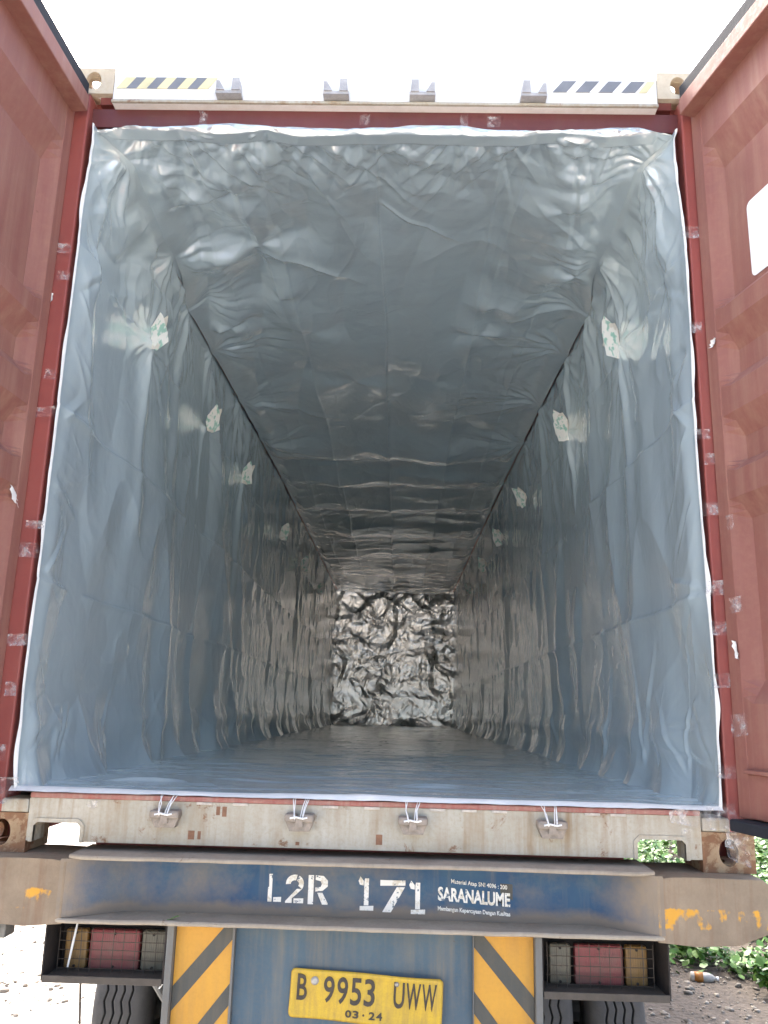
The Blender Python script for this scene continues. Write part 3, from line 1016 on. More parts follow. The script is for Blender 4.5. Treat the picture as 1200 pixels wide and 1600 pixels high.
    for q in (1.0, 0.72, 0.45, 0.2):
        xx = X[0] + (tgt - X[0]) * q
        yy = -0.004 - 0.003 * math.sin(q * math.pi) + 0.008 * (1 - q) - 0.15 * nib * q + 0.002 * pn(zf * 13, 0 * zf + q, sd + 98)
        flap.append(np.stack([sx * xx, yy + 0 * zf, zf], -1))
    P = np.concatenate([np.array(flap), P], 0)
    mi = np.zeros((P.shape[0] - 1, nz - 1), int)
    mi[:4, :] = 1
    return obj('wall_sheet', grid_mesh('wall_sheet', P, [M['film'], M['film_edge']], mi), None, liner)


def ceiling_sheet():
    ny, nx = 820, 380
    y = ys_of(ny)
    u = np.linspace(-1, 1, nx)
    Y, U = np.meshgrid(y, u, indexing='ij')
    edge = np.interp(Y, [0, 0.25, 0.8, 2], [1.112, 1.114, 1.114, 1.106]) - corner_r(Y) + 0.012 * (corner_r(Y) > 0.004) - 0.006 * np.abs(pn(Y * 1.5, U * 0, 40)) * (corner_r(Y) < 0.004) + 0.010 * sum(np.exp(-((Y - t_) / 0.08) ** 2) for t_ in TIES)
    X = U * edge
    far = sstep(3.0, 4.4, Y)
    mid = np.interp(Y, [0, 0.35, 1.2, 3, 14], [2.665, 2.685, 2.71, 2.715, 2.72])
    ze = zedge(Y)
    shape = np.abs(U) ** (6 - 2.5 * corner_r(Y) / 0.1)
    Z = mid * (1 - shape) + ze * shape
    z = 0.018 * pn(X * 1.4, Y * 0.5, 41) + 0.003 * pn(X * 4, Y * 1.3, 42)
    # long folds running into the container, sharp lines at the packing folds
    for xc, a in ((-0.02, 0.020), (-0.52, 0.009), (0.50, 0.009), (-0.85, 0.006), (0.84, 0.006)):
        t = X - xc - 0.02 * pn(Y * 0.8, 0 * Y + xc, 43)
        z -= a * np.exp(-np.abs(t) / 0.045)
        z += 0.5 * a * sstep(-0.006, 0.006, t) * np.exp(-np.abs(t) / 0.2)
    # sagging bays deep inside
    bay = [3.55, 4.55, 5.45, 6.6, 8.0, 9.6, 11.4, 13.4]
    sag = 0 * Y
    for i in range(len(bay) - 1):
        a, b = bay[i], bay[i + 1]
        yy = Y + 0.12 * pn(X * 1.4, Y * 0.5, 44 + i)
        t = np.clip((yy - a) / (b - a), 0, 1)
        sag += np.sin(np.pi * t ** 1.5) * np.where((t > 0) & (t < 1), 1, 0)
    z -= far * sag * (0.085 + 0.04 * pn(X * 1.2, Y * 0.8, 60)) * (1 - 0.55 * np.abs(U) ** 3)
    z -= far * 0.010 * np.clip(1 - np.abs(pn(X * 1.1 + 2, Y * 2.6, 61)) * 2.2, -0.5, 1)
    z -= far * 0.005 * np.clip(1 - np.abs(pn(X * 3.0, Y * 3.5, 62)) * 2.5, 0, 1)
    z += (1 - far) * (0.034 * pn(X * 2.3, Y * 0.45 + 7, 63) + 0.016 * np.clip(1 - np.abs(pn(X * 3.1 + 0.25 * Y, Y * 0.5, 64)) * 2.2, -0.6, 1))
    # near bay: gathers at the header tape points
    tp = [(-0.80, 1), (-0.45, 1.3), (-0.10, 0.8), (0.31, 1.4), (0.60, 0.8), (0.92, 1)]
    for k, (xc, a) in enumerate(tp):
        z += 0.022 * a * radial(X, Y, xc, -0.04, 0.55, 70 + k, 2)
    near = 1 - sstep(0.0, 0.45, Y)
    z += 0.030 * crumple(X * 1.2, Y * 1.6, 83, 7, 2.2, 8.0, 1.5) * np.exp(-(Y / 0.32))
    z += 0.030 * crumple(X * 1.2, Y * 1.2, 84, 6, 1.8, 6.0, 1.5) * np.exp(-((np.abs(X) - 1.0) / 0.22) ** 2) * (1 - sstep(0.8, 2.4, Y))
    sc = 0 * Y
    for (xa, _), (xb, _) in zip(tp[:-1], tp[1:]):
        t = np.clip((X - xa) / (xb - xa), 0, 1)
        sc += np.sin(np.pi * t)
    z += 0.012 * crumple(X * 1.3, Y * 1.2, 81, 8, 1.6, 9.0, 1.2) * (0.35 + 0.15 * near)
    z += 0.016 * np.clip(1 - np.abs(pn(X * 3.6 + 0.3 * Y, Y * 0.7, 66)) * 2.0, -0.6, 1) * (1 - sstep(0.6, 1.8, Y))
    for q_, (fx_, fy_, a_) in enumerate(((1.8, 0.9, .005), (3.0, 1.2, .004), (1.2, 2.4, .003), (5.0, 3.0, .002))):
        msk = sstep(0.0, 0.45, pn(X * 1.1 + q_, Y * 0.8, 150 + q_))
        z -= a_ * np.exp(-np.abs(pn(X * fx_ + 0.5 * Y * (q_ % 2), Y * fy_ + 0.3 * X, 160 + q_)) / 0.05) * msk
    ln = taut_lines(701, [(x_, 0.02) for x_ in (-.95, -.8, -.62, -.45, -.28, -.10, .1, .31, .45, .6, .78, .92)], 4, .2, .9, .004, .010, 1.57, .75)
    ln += taut_lines(702, [(-1.08, t_) for t_ in TIES[:7]], 4, .2, .7, .003, .008, 0.0, .9)
    ln += taut_lines(703, [(1.08, t_) for t_ in TIES[:7]], 4, .2, .7, .003, .008, 3.14, .9)
    ln += [(-0.66, 0.25, -0.58, 1.9, .014, .012), (0.60, 0.22, 0.55, 2.0, .014, .010), (-0.03, 0.55, 0.42, 0.95, .014, .012), (-0.45, 0.03, -0.12, 0.42, .02, .014), (0.31, 0.03, 0.02, 0.45, .02, .014)]
    z -= taut(X, Y, ln)
    # big soft puckers along both sides near the door
    for k, (xc, yc, r0, a) in enumerate(((-0.86, 0.95, 0.16, .05), (-0.62, 0.9, 0.20, -.05), (-0.60, 1.45, .10, .03), (-0.93, 1.75, .09, .035),
                                         (-0.45, 1.9, .15, .02), (0.95, 1.0, .10, .04), (0.62, 1.55, .10, .03), (0.55, 1.9, .10, .03), (0.78, .45, .14, .035),
                                         (-0.75, 0.45, 0.14, .04), (0.3, 2.6, .25, .025), (-.25, 2.7, .25, .025))):
        rr = np.hypot((X - xc) * 1.0, (Y - yc) * 0.55)
        th = np.arctan2(Y - yc, X - xc)
        z -= a * np.exp(-(rr / (r0 * 1.25)) ** 2) * (1 + 0.9 * (rr / r0) * np.cos((2 + k % 2) * th + k))
    for k, ty in enumerate(TIES):
        for s in (-1, 1):
            z += 0.020 * radial(X, Y, s * 1.10, ty, 0.30 if ty < 4 else 0.22, 100 + k * 2 + (s > 0), 4)
    # long pulls from two ties across the roof
    for xc, yc, dx, dy in ((-1.1, 2.98, 0.72, 0.55), (1.1, 2.98, -0.7, 0.5), (-1.1, 3.9, .6, .45), (-0.66, 0.95, 0.5, 0.35)):
        L_ = math.hypot(dx, dy)
        a = ((X - xc) * dx + (Y - yc) * dy) / L_
        b = (-(X - xc) * dy + (Y - yc) * dx) / L_
        z -= 0.016 * np.exp(-np.abs(b) / 0.025) * sstep(0, 0.1, a) * (1 - sstep(L_ * 0.6, L_ * 1.2, a))
    edge_fade = 1 - sstep(0.90, 1.0, np.abs(U))
    Z = Z + z * edge_fade * np.where(Y < 0.02, 0.5, 1.0)
    Z = np.minimum(Z, 2.80)
    Z = np.minimum(Z, 2.640 + 0.014 * pn(X * 5, 0 * X, 118) * (1 - sstep(0.1, 0.3, Y)) + 0.75 * np.clip(Y - 0.06, 0, 3))
    Z = Z - (0.016 + 0.012 * pn(X * 2, 0 * X, 67)) * sc * np.exp(-(Y / 0.30) ** 1.3)
    P = np.stack([X, Y + 0.030, Z], -1)
    # front edge taped up onto the lintel
    fl = []
    x0 = X[0]
    up = 2.652 + 0.018 * sstep(-0.3, 0.5, pn(x0 * 2.6, 0 * x0, 119)) + 0.004 * pn(x0 * 11, 0 * x0, 120) - 0.03 * sstep(0.98, 1.1, np.abs(x0))
    for q in (1.0, 0.85, 0.7, 0.55, 0.4, 0.25, 0.12):
        puff = (0.016 * np.abs(pn(x0 * 6, 0 * x0 + q * 2.5, 121)) + 0.010 * np.abs(pn(x0 * 13, 0 * x0 + q * 5, 122)) + 0.006 * pn(x0 * 31, 0 * x0 + q * 6, 123)) * math.sin(q * math.pi)
        fl.append(np.stack([x0, 0.030 - 0.004 * q - puff, Z[0] * (1 - q) + up * q], -1))
    P = np.concatenate([np.array(fl), P], 0)
    mi = np.zeros((P.shape[0] - 1, nx - 1), int)
    return obj('ceiling_sheet', grid_mesh('ceiling_sheet', P, [M['film'], M['film_edge']], mi), None, liner)


def floor_sheet():
    ny, nx = 520, 260
    y = ys_of(ny)
    u = np.linspace(-1, 1, nx)
    Y, U = np.meshgrid(y, u, indexing='ij')
    X = U * 1.125
    z = 0.004 * pn(X * 1.2, Y * 1.6, 301) + 0.005 * np.clip(1 - np.abs(pn(X * 0.7, Y * 4.0, 302)) * 3, 0, 1)
    z += 0.004 * np.clip(1 - np.abs(pn(X * 0.9 + 3, Y * 9.0, 303)) * 4, 0, 1)
    z += 0.004 * crumple(X, Y * 1.4, 310, 6, 1.5, 6, 1.0)
    z += 0.010 * np.exp(-((Y - 0.42 - 0.03 * pn(X * 2, 0 * X, 305)) / 0.02) ** 2) * sstep(0.1, 0.5, pn(X * 2.2, 0 * X + 1, 306))
    z += 0.010 * np.exp(-((Y - 0.30 - 0.02 * pn(X * 2, 0 * X, 307)) / 0.016) ** 2) * sstep(0.15, 0.5, pn(X * 2.0 + 5, 0 * X + 1, 308))
    Z = ZF + 0.002 + z.clip(-0.004, 0.05)
    P = np.stack([X, Y + 0.006, Z], -1)
    fl = []
    x0 = X[0]
    w = 0.014 * pn(x0 * 2.5, 0 * x0, 320) + 0.010 * pn(x0 * 9, 0 * x0, 321) + 0.006 * pn(x0 * 23, 0 * x0, 322)
    for q in (1.0, 0.6, 0.3):
        fl.append(np.stack([x0, 0.006 - (0.022 + w * 0.6) * q, Z[0] * (1 - q) + q * (0.1835 + 0.004 * (1 - q) + 0.004 * np.abs(pn(x0 * 7, 0 * x0, 323)))], -1))
    P = np.concatenate([np.array(fl), P], 0)
    mi = np.zeros((P.shape[0] - 1, nx - 1), int)
    mi[:4] = 1
    return obj('floor_sheet', grid_mesh('floor_sheet', P, [M['film'], M['film_edge']], mi), None, liner)


def end_sheet():
    n, m = 330, 330
    a = np.linspace(-1, 1, n)
    b = np.linspace(0, 1, m)
    U, V = np.meshgrid(a, b, indexing='ij')
    X = U * 1.15
    Z = ZF - 0.003 + V * (2.74 - ZF)
    d = 0.020 * crumple(X * 1.1, Z * 1.1, 401, 8, 1.0, 5.0, 0.8) + 0.016 * crumple(X, Z, 402, 10, 4.0, 20.0, 1.8)
    d += 0.03 * pn(X * 1.0, Z * 1.0, 403)
    d += 0.02 * np.clip(1 - np.abs(pn(X * 1.3 + 0.8 * Z, Z * 1.3, 404)) * 2.5, 0, 1)
    d -= 0.014 * np.exp(-np.abs(Z - 1.55 - 0.2 * X) / 0.09)
    d += 0.05 * np.exp(-(Z - ZF) / 0.10)
    Yv = LINER_L - 0.10 - d.clip(-0.09, 0.25)
    P = np.stack([X, Yv, Z], -1)
    return obj('end_sheet', grid_mesh('end_sheet', P, [M['film_end']]), None, liner)


wall_sheet(-1)
wall_sheet(1)
ceiling_sheet()
floor_sheet()
end_sheet()

# ---- printed tape patches holding the film to the lashing rings
ORD = ('first', 'second', 'third', 'fourth', 'fifth', 'sixth')
SIDE = {-1: 'opposite the stickered door', 1: 'behind the stickered door'}


def tape_patch(sx, k, y):
    rs = random.Random(500 + k + (50 if sx > 0 else 0))
    z = TABZ
    x = sx * 1.075
    near = max(0.0, 1 - y / 6.0)
    w, h = 0.15 + 0.04 * near, 0.20
    root = empty('tape_patch', (x, y, z - h / 2),
                 'white green-printed tape patch, %s from the doors %s' % (ORD[k], SIDE[sx]), 'tape patch', 'tape patches along the liner walls')
    # folded printed strip standing off the wall, turned towards the doors; plain strip behind it
    uv = Vector((-sx * 0.80, -0.60, 0)).normalized()
    nv2 = Vector((-sx * 0.60, -0.80, 0)).normalized()
    tw = rs.uniform(-0.35, 0.35) - sx * 0.25
    wd, hg = rs.uniform(0.085, 0.11), rs.uniform(0.15, 0.18)
    base = Vector((sx * 1.092, y, z))

    def strip(name, w0, h0, rot, off, mat, notch):
        G, H = 7, 11
        P = np.zeros((H, G, 3))
        for i in range(H):
            q = i / (H - 1)
            taper = 1.0 - notch * max(0, q - 0.55) / 0.45 - 0.25 * max(0, 0.2 - q) / 0.2
            for j in range(G):
                p = j / (G - 1) - 0.5
                a, b = p * w0 * taper, (0.5 - q) * h0 + 0.03 * p * (1 if q < .3 else -.5)
                a, b = a * math.cos(rot) - b * math.sin(rot), a * math.sin(rot) + b * math.cos(rot)
                fold = (0.020 if p > 0.05 else -0.012) * abs(p) * 2 + 0.010 * math.sin(q * 5 + tw * 6) + rs.uniform(-.006, .006)
                v_ = base + uv * (a + 0.03) + nv2 * (off + fold) + Vector((0, 0, b))
                P[i, j] = tuple(v_)
        return obj(name, grid_mesh(name, P, [mat], smooth=False), None, root)
    strip('printed_strip', wd, hg, tw, 0.022, M['paper'], rs.uniform(.25, .7))
    strip('backing_strip', wd * 1.0, hg * 0.85, tw + 0.7 * sx, 0.006, M['paper_plain'], rs.uniform(.3, .8))


for sx in (-1, 1):
    for k, y in enumerate(TABS[sx]):
        tape_patch(sx, k, y)

# ------------------------------------------------------------------ semi trailer
trailer = empty('semi_trailer', (0, 4.0, GZ), 'dusty blue semi trailer chassis carrying the container, with licence plate and tail lights', 'trailer')
YW = 0.02       # face of the beam web


def fused(boxes, bevel=0.003):
    bm = bm_new()
    for b in boxes:
        add_box(bm, *b, bevel=bevel)
    return bm


_x = np.linspace(-0.905, 0.905, 121)
_yc = YW - (YW + 0.0885) * sstep(0.70, 0.90, np.abs(_x)) ** 0.9
_prof = [(0.012, 0.0005), (0.0, 0.0005), (0.0, -0.05), (0.0, -0.11), (0.0, -0.1632), (0.012, -0.1632), (0.012, 0.0005)]
beam = obj('rear_beam', grid_mesh('rear_beam', np.array([[(x, y + a, z) for a, z in _prof] for x, y in zip(_x, _yc)]), [M['beam']], smooth=False), None, trailer)
# flanges with slightly dented lips
def flange(z0, z1, y0, seed, xa, xb):
    n = 90
    x = np.linspace(xa, xb, n)
    dent = 0.0022 * pn(x * 1.7, 0 * x, seed) + 0.0012 * pn(x * 9, 0 * x, seed + 1)
    taper = 0.018 * (1 - np.minimum(sstep(xa, xa + 0.06, x), 1 - sstep(xb - 0.06, xb, x)))
    rows = []
    for (yy, zz, k) in ((YW + 0.10, z1, 0), (YW, z1, 0.2), (y0 + 0.004, z1, 1), (y0, z1 - 0.004, 1), (y0, z0 + 0.003, 1), (y0 + 0.004, z0, 1), (YW + 0.10, z0, 0)):
        fr = k
        rows.append(np.stack([x, yy + (dent * 0.5 + taper) * fr * (1 if k else 0), zz + dent * fr], -1))
    rows.append(rows[0])
    return np.stack(rows, 1)


obj('upper_flange', grid_mesh('upper_flange', flange(0.001, 0.013, -0.100, 601, -0.884, 0.884), [M['flange']], smooth=False), None, trailer)
obj('lower_flange', grid_mesh('lower_flange', flange(-0.176, -0.1635, -0.098, 611, -0.93, 0.93), [M['flange']], smooth=False), None, trailer)
for sx in (-1, 1):
    # boxed beam end: sloped transition plate plus full-height face with a chamfered outer corner
    def bx(x): return sx * x
    bm = bm_new()
    # face outline in (x, z)
    face = [(0.885, -0.006), (0.93, -0.002), (1.00, 0.000), (1.200, -0.001), (1.216, -0.014), (1.221, -0.128), (1.205, -0.152), (1.12, -0.184), (1.00, -0.190), (0.885, -0.182)]
    yf = -0.088
    A_ = [bm.verts.new((bx(x), yf, z)) for x, z in face]
    B_ = [bm.verts.new((bx(x), 0.17, z)) for x, z in face]
    bm.faces.new(A_)
    bm.faces.new(B_)
    n_ = len(face)
    for i in range(n_):
        bm.faces.new((A_[i], A_[(i + 1) % n_], B_[(i + 1) % n_], B_[i]))
    es = [e for e in bm.edges if abs(e.verts[0].co.y - e.verts[1].co.y) < 1e-5 and e.verts[0].co.y < -0.08 and len(e.link_faces) == 2]
    bmesh.ops.bevel(bm, geom=es, offset=0.004, segments=2, profile=0.5, affect='EDGES')
    obj('beam_end', bm, M['beam_end'], trailer)
obj('twistlock_handle', fused([(-1.10, -1.065, -0.05, 0.02, -0.235, -0.17), (-1.12, -1.09, -0.09, -0.05, -0.215, -0.185)], 0.004), M['steel'], trailer)

# rear panel, hazard plates
panel_b = obj('rear_panel', box_bm(-0.372, 0.345, -0.010, 0.0, -0.66, -0.1815), M['blue_panel'], trailer)
for sx, xa, xb in ((-1, -0.552, -0.381), (1, 0.349, 0.527)):
    hp = obj('hazard_plate', box_bm(xa, xb, -0.022, -0.014, -0.66, -0.1815), M['hazard_yellow'], trailer)
    w_ = xb - xa
    # diagonal bands clipped to the plate: band rises towards the outside top on each side of the panel
    def band(zl0, zl1, zh0, zh1):
        """zl*: heights at the low end (outer edge for -1), zh*: heights at the other edge"""
        top = -0.183
        if sx < 0:
            pts = [(xa, zl0), (xb, zh0), (xb, zh1), (xa, zl1)]
        else:
            pts = [(xb, zl0), (xa, zh0), (xa, zh1), (xb, zl1)]
        # clip by the top edge
        outp = []
        for i in range(4):
            p, q_ = pts[i], pts[(i + 1) % 4]
            if p[1] <= top: outp.append(p)
            if (p[1] <= top) != (q_[1] <= top):
                t = (top - p[1]) / (q_[1] - p[1])
                outp.append((p[0] + (q_[0] - p[0]) * t, top))
        b_ = bm_new()
        add_prism(b_, outp, 'y', -0.0235, -0.0222)
        obj('stripe', b_, M['hazard_dark'], hp)
    band(-0.425, -0.357, -0.225, -0.160)
    band(-0.62, -0.56, -0.405, -0.345)
    band(-0.659, -0.655, -0.60, -0.545)
    for xx, t_ in ((xa - 0.022, 0.020), (xb + 0.001, 0.007)) if sx < 0 else ((xb + 0.002, 0.020), (xa - 0.0035, 0.003)):
        obj('plate_frame', box_bm(xx, xx + t_, -0.050 if t_ > .01 else -0.03, -0.005, -0.66, -0.182, bevel=0.0012), M['grey_frame'], hp)

# tail light boxes
def light_box(x0, x1, order):
    zt, zb = -0.1825, -0.348
    yf, yb = -0.045, 0.10
    t = 0.005
    root = empty('light_box', ((x0 + x1) / 2, 0.03, zb))
    root.parent = trailer
    root.matrix_parent_inverse = WM[trailer].inverted()
    bm = fused([(x0, x0 + t, yf, yb, zb, zt), (x1 - t, x1, yf, yb, zb, zt), (x0 + t, x1 - t, yb - t, yb, zb, zt)], 0.001)
    obj('housing', bm, M['housing'], root)
    bm = fused([(x0 + t, x1 - t, yf + 0.001, yb - t, zb, zb + 0.006), (x0 + t, x1 - t, yf - 0.004, yf + 0.004, zb - 0.004, zb + 0.016)], 0.0015)
    obj('housing_lip', bm, M['housing_lip'], root)
    for key, a, b in order:
        bm = box_bm(a, b, 0.048, 0.075, -0.338, -0.226, bevel=0.006)
        o = obj('lens', bm, M[key], root)
        for cx_, cz_ in (((a + b) / 2, -0.236), ((a + b) / 2, -0.330)):
            b2 = bm_new()
            add_tube(b2, [(cx_, 0.049, cz_), (cx_, 0.044, cz_)], 0.004, 8)
            obj('screw', b2, M['housing'], root)
    bm = bm_new()
    xa, xb = order[0][1] - 0.012, order[-1][2] + 0.012
    r_ = random.Random(int(x0 * 1000))
    for k in range(11):
        x = xa + (xb - xa) * k / 10 + r_.uniform(-.002, .002)
        add_tube(bm, [(x, 0.032, -0.343), (x + r_.uniform(-.003, .003), 0.030, -0.28), (x, 0.032, -0.218)], 0.0013, 5)
    for k in range(5):
        z = -0.333 + 0.026 * k
        add_tube(bm, [(xa, 0.030, z), ((xa + xb) / 2, 0.029, z + r_.uniform(-.003, .003)), (xb, 0.030, z)], 0.0013, 5)
    obj('wire_grille', bm, M['wire'], root)
    return root


lb = light_box(-0.945, -0.576, (('lens_amber', -0.915, -0.846), ('lens_red', -0.838, -0.682), ('lens_clear', -0.675, -0.602)))
bm = bm_new()
add_tube(bm, [(-0.872, 0.02, -0.20), (-0.878, 0.012, -0.26), (-0.888, 0.015, -0.325)], [0.003, 0.004, 0.003], 7)
obj('cable_scrap', bm, M['string'], lb)
light_box(0.548, 0.926, (('lens_clear', 0.586, 0.652), ('lens_red', 0.664, 0.812), ('lens_amber', 0.820, 0.886)))

# ---- licence plate
PL_A = math.atan2(-0.018, 0.455)
PLM = Matrix.Translation((0.0275, -0.024, -0.3725)) @ Matrix.Rotation(-PL_A, 4, 'Y')


def rounded(w, h, r, n=5):
    p = []
    for cx_, cz_, a0 in ((w / 2 - r, h / 2 - r, 0), (-w / 2 + r, h / 2 - r, 90), (-w / 2 + r, -h / 2 + r, 180), (w / 2 - r, -h / 2 + r, 270)):
        for k in range(n):
            a = rad(a0 + 90 * k / (n - 1))
            p.append((cx_ + r * math.cos(a), cz_ + r * math.sin(a)))
    return p


def bend(x, z):
    return -0.006 * math.sin((x + 0.05) * 9) - 0.010 * max(0, (-z - 0.03)) * 3 * (0.5 - x) + 0.004 * math.sin(x * 21 + z * 30)


PWp, PHp = 0.455, 0.134
nx_, nz_ = 60, 20
gx_ = np.linspace(-PWp / 2, PWp / 2, nx_)
gz_ = np.linspace(-PHp / 2, PHp / 2, nz_)
rows = []
for x in gx_:
    row = []
    for z in gz_:
        cxr, czr = PWp / 2 - 0.014, PHp / 2 - 0.014
        qx, qz = x, z
        ex, ez = abs(x) - cxr, abs(z) - czr
        if ex > 0 and ez > 0:
            l = max(ex, ez) / math.hypot(ex, ez)
            qx = math.copysign(cxr + ex * l, x); qz = math.copysign(czr + ez * l, z)
        rim = min(PWp / 2 - abs(x), PHp / 2 - abs(z))
        row.append((qx, bend(qx, qz) - (0.002 if 0.003 < rim < 0.009 else 0), qz))
    rows.append(row)
plate = obj('licence_plate', grid_mesh('licence_plate', np.array(rows), [M['plate_yellow']]), None, trailer, PLM)
sm = plate.modifiers.new('plate', 'SOLIDIFY')
sm.thickness = 0.0016
sm.offset = 1


def text_mesh(s, bold=0.0, depth=0.0, res=4):
    cu = bpy.data.curves.new('lettering', 'FONT')
    cu.body = s
    cu.offset = bold
    cu.extrude = depth
    cu.resolution_u = res
    t = bpy.data.objects.new('lettering', cu)
    C.objects.link(t)
    bpy.context.view_layer.update()
    dg = bpy.context.evaluated_depsgraph_get()
    me = bpy.data.meshes.new_from_object(t.evaluated_get(dg))
    bpy.data.objects.remove(t)
    bpy.data.curves.remove(cu)
    return me


def fit_text(name, s, x0, x1, z0, z1, mat, parent, bold=0.0, depth=0.02, y=0.0, M_=None, shear=0.0, yfun=None, dz=0.0):
    me = text_mesh(s, bold, depth)
    co = np.empty(len(me.vertices) * 3)
    me.vertices.foreach_get('co', co)
    co = co.reshape(-1, 3)
    a, b = co.min(0), co.max(0)
    X = x0 + (co[:, 0] - a[0]) / (b[0] - a[0]) * (x1 - x0)
    Zt = z0 + (co[:, 1] - a[1]) / (b[1] - a[1]) * (z1 - z0) + dz * (X - x0)
    d_ = (co[:, 2] - a[2]) / max(1e-6, b[2] - a[2])
    Yt = y - d_ * 0.0022
    if yfun is not None:
        Yt = Yt + np.array([yfun(p, q) for p, q in zip(X, Zt)])
    me.vertices.foreach_set('co', np.stack([X, Yt, Zt], 1).reshape(-1))
    me.update()
    return obj(name, me, mat, parent, M_)


def pch(s, x0, x1, z0, z1, bold=0.012):
    fit_text('plate_character', s, x0, x1, z0, z1, M['plate_black'], plate, bold, 0.02, -0.0018, PLM, 0, bend)


hh = (-0.020, 0.052)
pch('B', -0.207, -0.177, *hh)
for k, c in enumerate('9953'):
    pch(c, -0.127 + k * 0.0405, -0.127 + k * 0.0405 + 0.032, *hh)
pch('U', 0.082, 0.114, *hh)
pch('W', 0.119, 0.162, *hh)
pch('W', 0.166, 0.209, *hh)
for c, x, w in (('0', -0.058, .018), ('3', -0.036, .018), ('2', 0.012, .018), ('4', 0.034, .018)):
    pch(c, x, x + w, -0.054, -0.034, 0.02)
bm = bm_new()
add_tube(bm, [(-0.004, -0.0015 + bend(0, -.044), -0.044), (-0.004, -0.004 + bend(0, -.044), -0.044)], 0.003, 8)
obj('plate_character', bm, M['plate_black'], plate, PLM)
for x, z, r_ in ((-0.155, 0.037, 0.012), (0.090, 0.046, 0.007)):
    bm = bm_new()
    add_tube(bm, [(x, bend(x, z), z), (x, bend(x, z) - 0.005, z), (x, bend(x, z) - 0.008, z)], [r_, r_, r_ * 0.6], 10)
    obj('bolt', bm, M['bolt'], plate, PLM)

# ---- stencilled number on the beam
def strokes(name, polys, x, z, w, h):
    bm = bm_new()
    for p in polys:
        add_prism(bm, [(x + a * w, z + b * h) for a, b in p], 'y', YW - 0.0022, YW - 0.0006)
    return obj(name, bm, M['letter'], beam)


def arc(cx_, cy_, rx, ry, a0, a1, t, n=10):
    o_ = [(cx_ + rx * math.cos(rad(a0 + (a1 - a0) * k / n)), cy_ + ry * math.sin(rad(a0 + (a1 - a0) * k / n))) for k in range(n + 1)]
    i_ = [(cx_ + (rx - t) * math.cos(rad(a0 + (a1 - a0) * k / n)), cy_ + (ry - t * 0.75) * math.sin(rad(a0 + (a1 - a0) * k / n))) for k in range(n + 1)]
    return o_ + i_[::-1]


gl = {
    'L': [[(0, 0), (.30, 0), (.30, 1), (.05, 1), (.08, .55), (0, .5)], [(.42, 0), (1, 0), (1, .18), (.42, .16)]],
    '2': [arc(.5, .68, .5, .32, 185, 75, .27), arc(.5, .68, .5, .32, 62, -35, .27), [(.62, .50), (.92, .50), (.36, .16), (.36, 0), (0, 0), (0, .06)], [(.46, 0), (1, 0), (1, .17), (.46, .16)]],
    'R': [[(0, 0), (.27, 0), (.27, 1), (0, 1)], [(.36, 1), (.36, .84), (.62, .80), (.68, .70), (.62, .60), (.36, .58), (.36, .44), (.72, .47), (.98, .62), (.98, .82), (.76, .98)], [(.46, .40), (.72, .40), (1, .05), (1, 0), (.72, 0)]],
    '1': [[(.38, .16), (.68, .16), (.68, 1), (.42, 1), (.38, .9)], [(.0, .92), (.12, 1.06), (.34, .92), (.34, .78), (.10, .80)], [(.12, 0), (1, 0), (1, .15), (.12, .13)]],
    '7': [[(0, 1), (1, 1), (1, .84), (0, .82)], [(.66, .79), (.98, .79), (.44, 0), (.10, 0)]],
}
strokes('stencil_letter', gl['L'], -0.287, -0.124, 0.042, 0.080)
strokes('stencil_letter', gl['2'], -0.232, -0.126, 0.056, 0.082)
strokes('stencil_letter', gl['R'], -0.162, -0.128, 0.062, 0.084)
strokes('stencil_numeral', gl['1'], -0.006, -0.141, 0.048, 0.092)
strokes('stencil_numeral', gl['7'], 0.062, -0.144, 0.078, 0.092)
strokes('stencil_numeral', gl['1'], 0.152, -0.147, 0.050, 0.090)
# ---- roofing company sticker
LT = YW - 0.0008
fit_text('sticker_lettering', 'Material Atap SNI 4096 : 200', 0.282, 0.455, -0.059, -0.043, M['letter'], beam, 0.008, 0.02, LT, None, 0, None, -0.08)
fit_text('sticker_lettering', 'SARANALUME', 0.241, 0.464, -0.106, -0.066, M['letter'], beam, 0.035, 0.02, LT, None, 0, None, -0.06)
fit_text('sticker_lettering', 'Membangun Kepercayaan Dengan Kualitas', 0.241, 0.464, -0.138, -0.122, M['letter'], beam, 0.03, 0.02, LT, None, 0, None, -0.05)
bm = bm_new()
add_prism(bm, [(0.434, -0.052), (0.472, -0.054), (0.472, -0.10), (0.434, -0.08)], 'y', YW - 0.0004, YW + 0.001)
obj('sticker_remnant', bm, M['hazard_dark'], beam)

# ---- running gear
for sx in (-1, 1):
    x0, x1 = sorted((sx * 0.42, sx * 0.50))
    obj('main_rail', box_bm(x0, x1, 0.175, 13.0, -0.42, -0.03), M['blue_panel'], trailer)
    x0, x1 = sorted((sx * 0.56, sx * 1.20))
    for y in (4.2, 8.2, 12.6):
        obj('bolster', box_bm(x0, x1, y, y + 0.14, -0.16, -0.002), M['flange'], trailer)


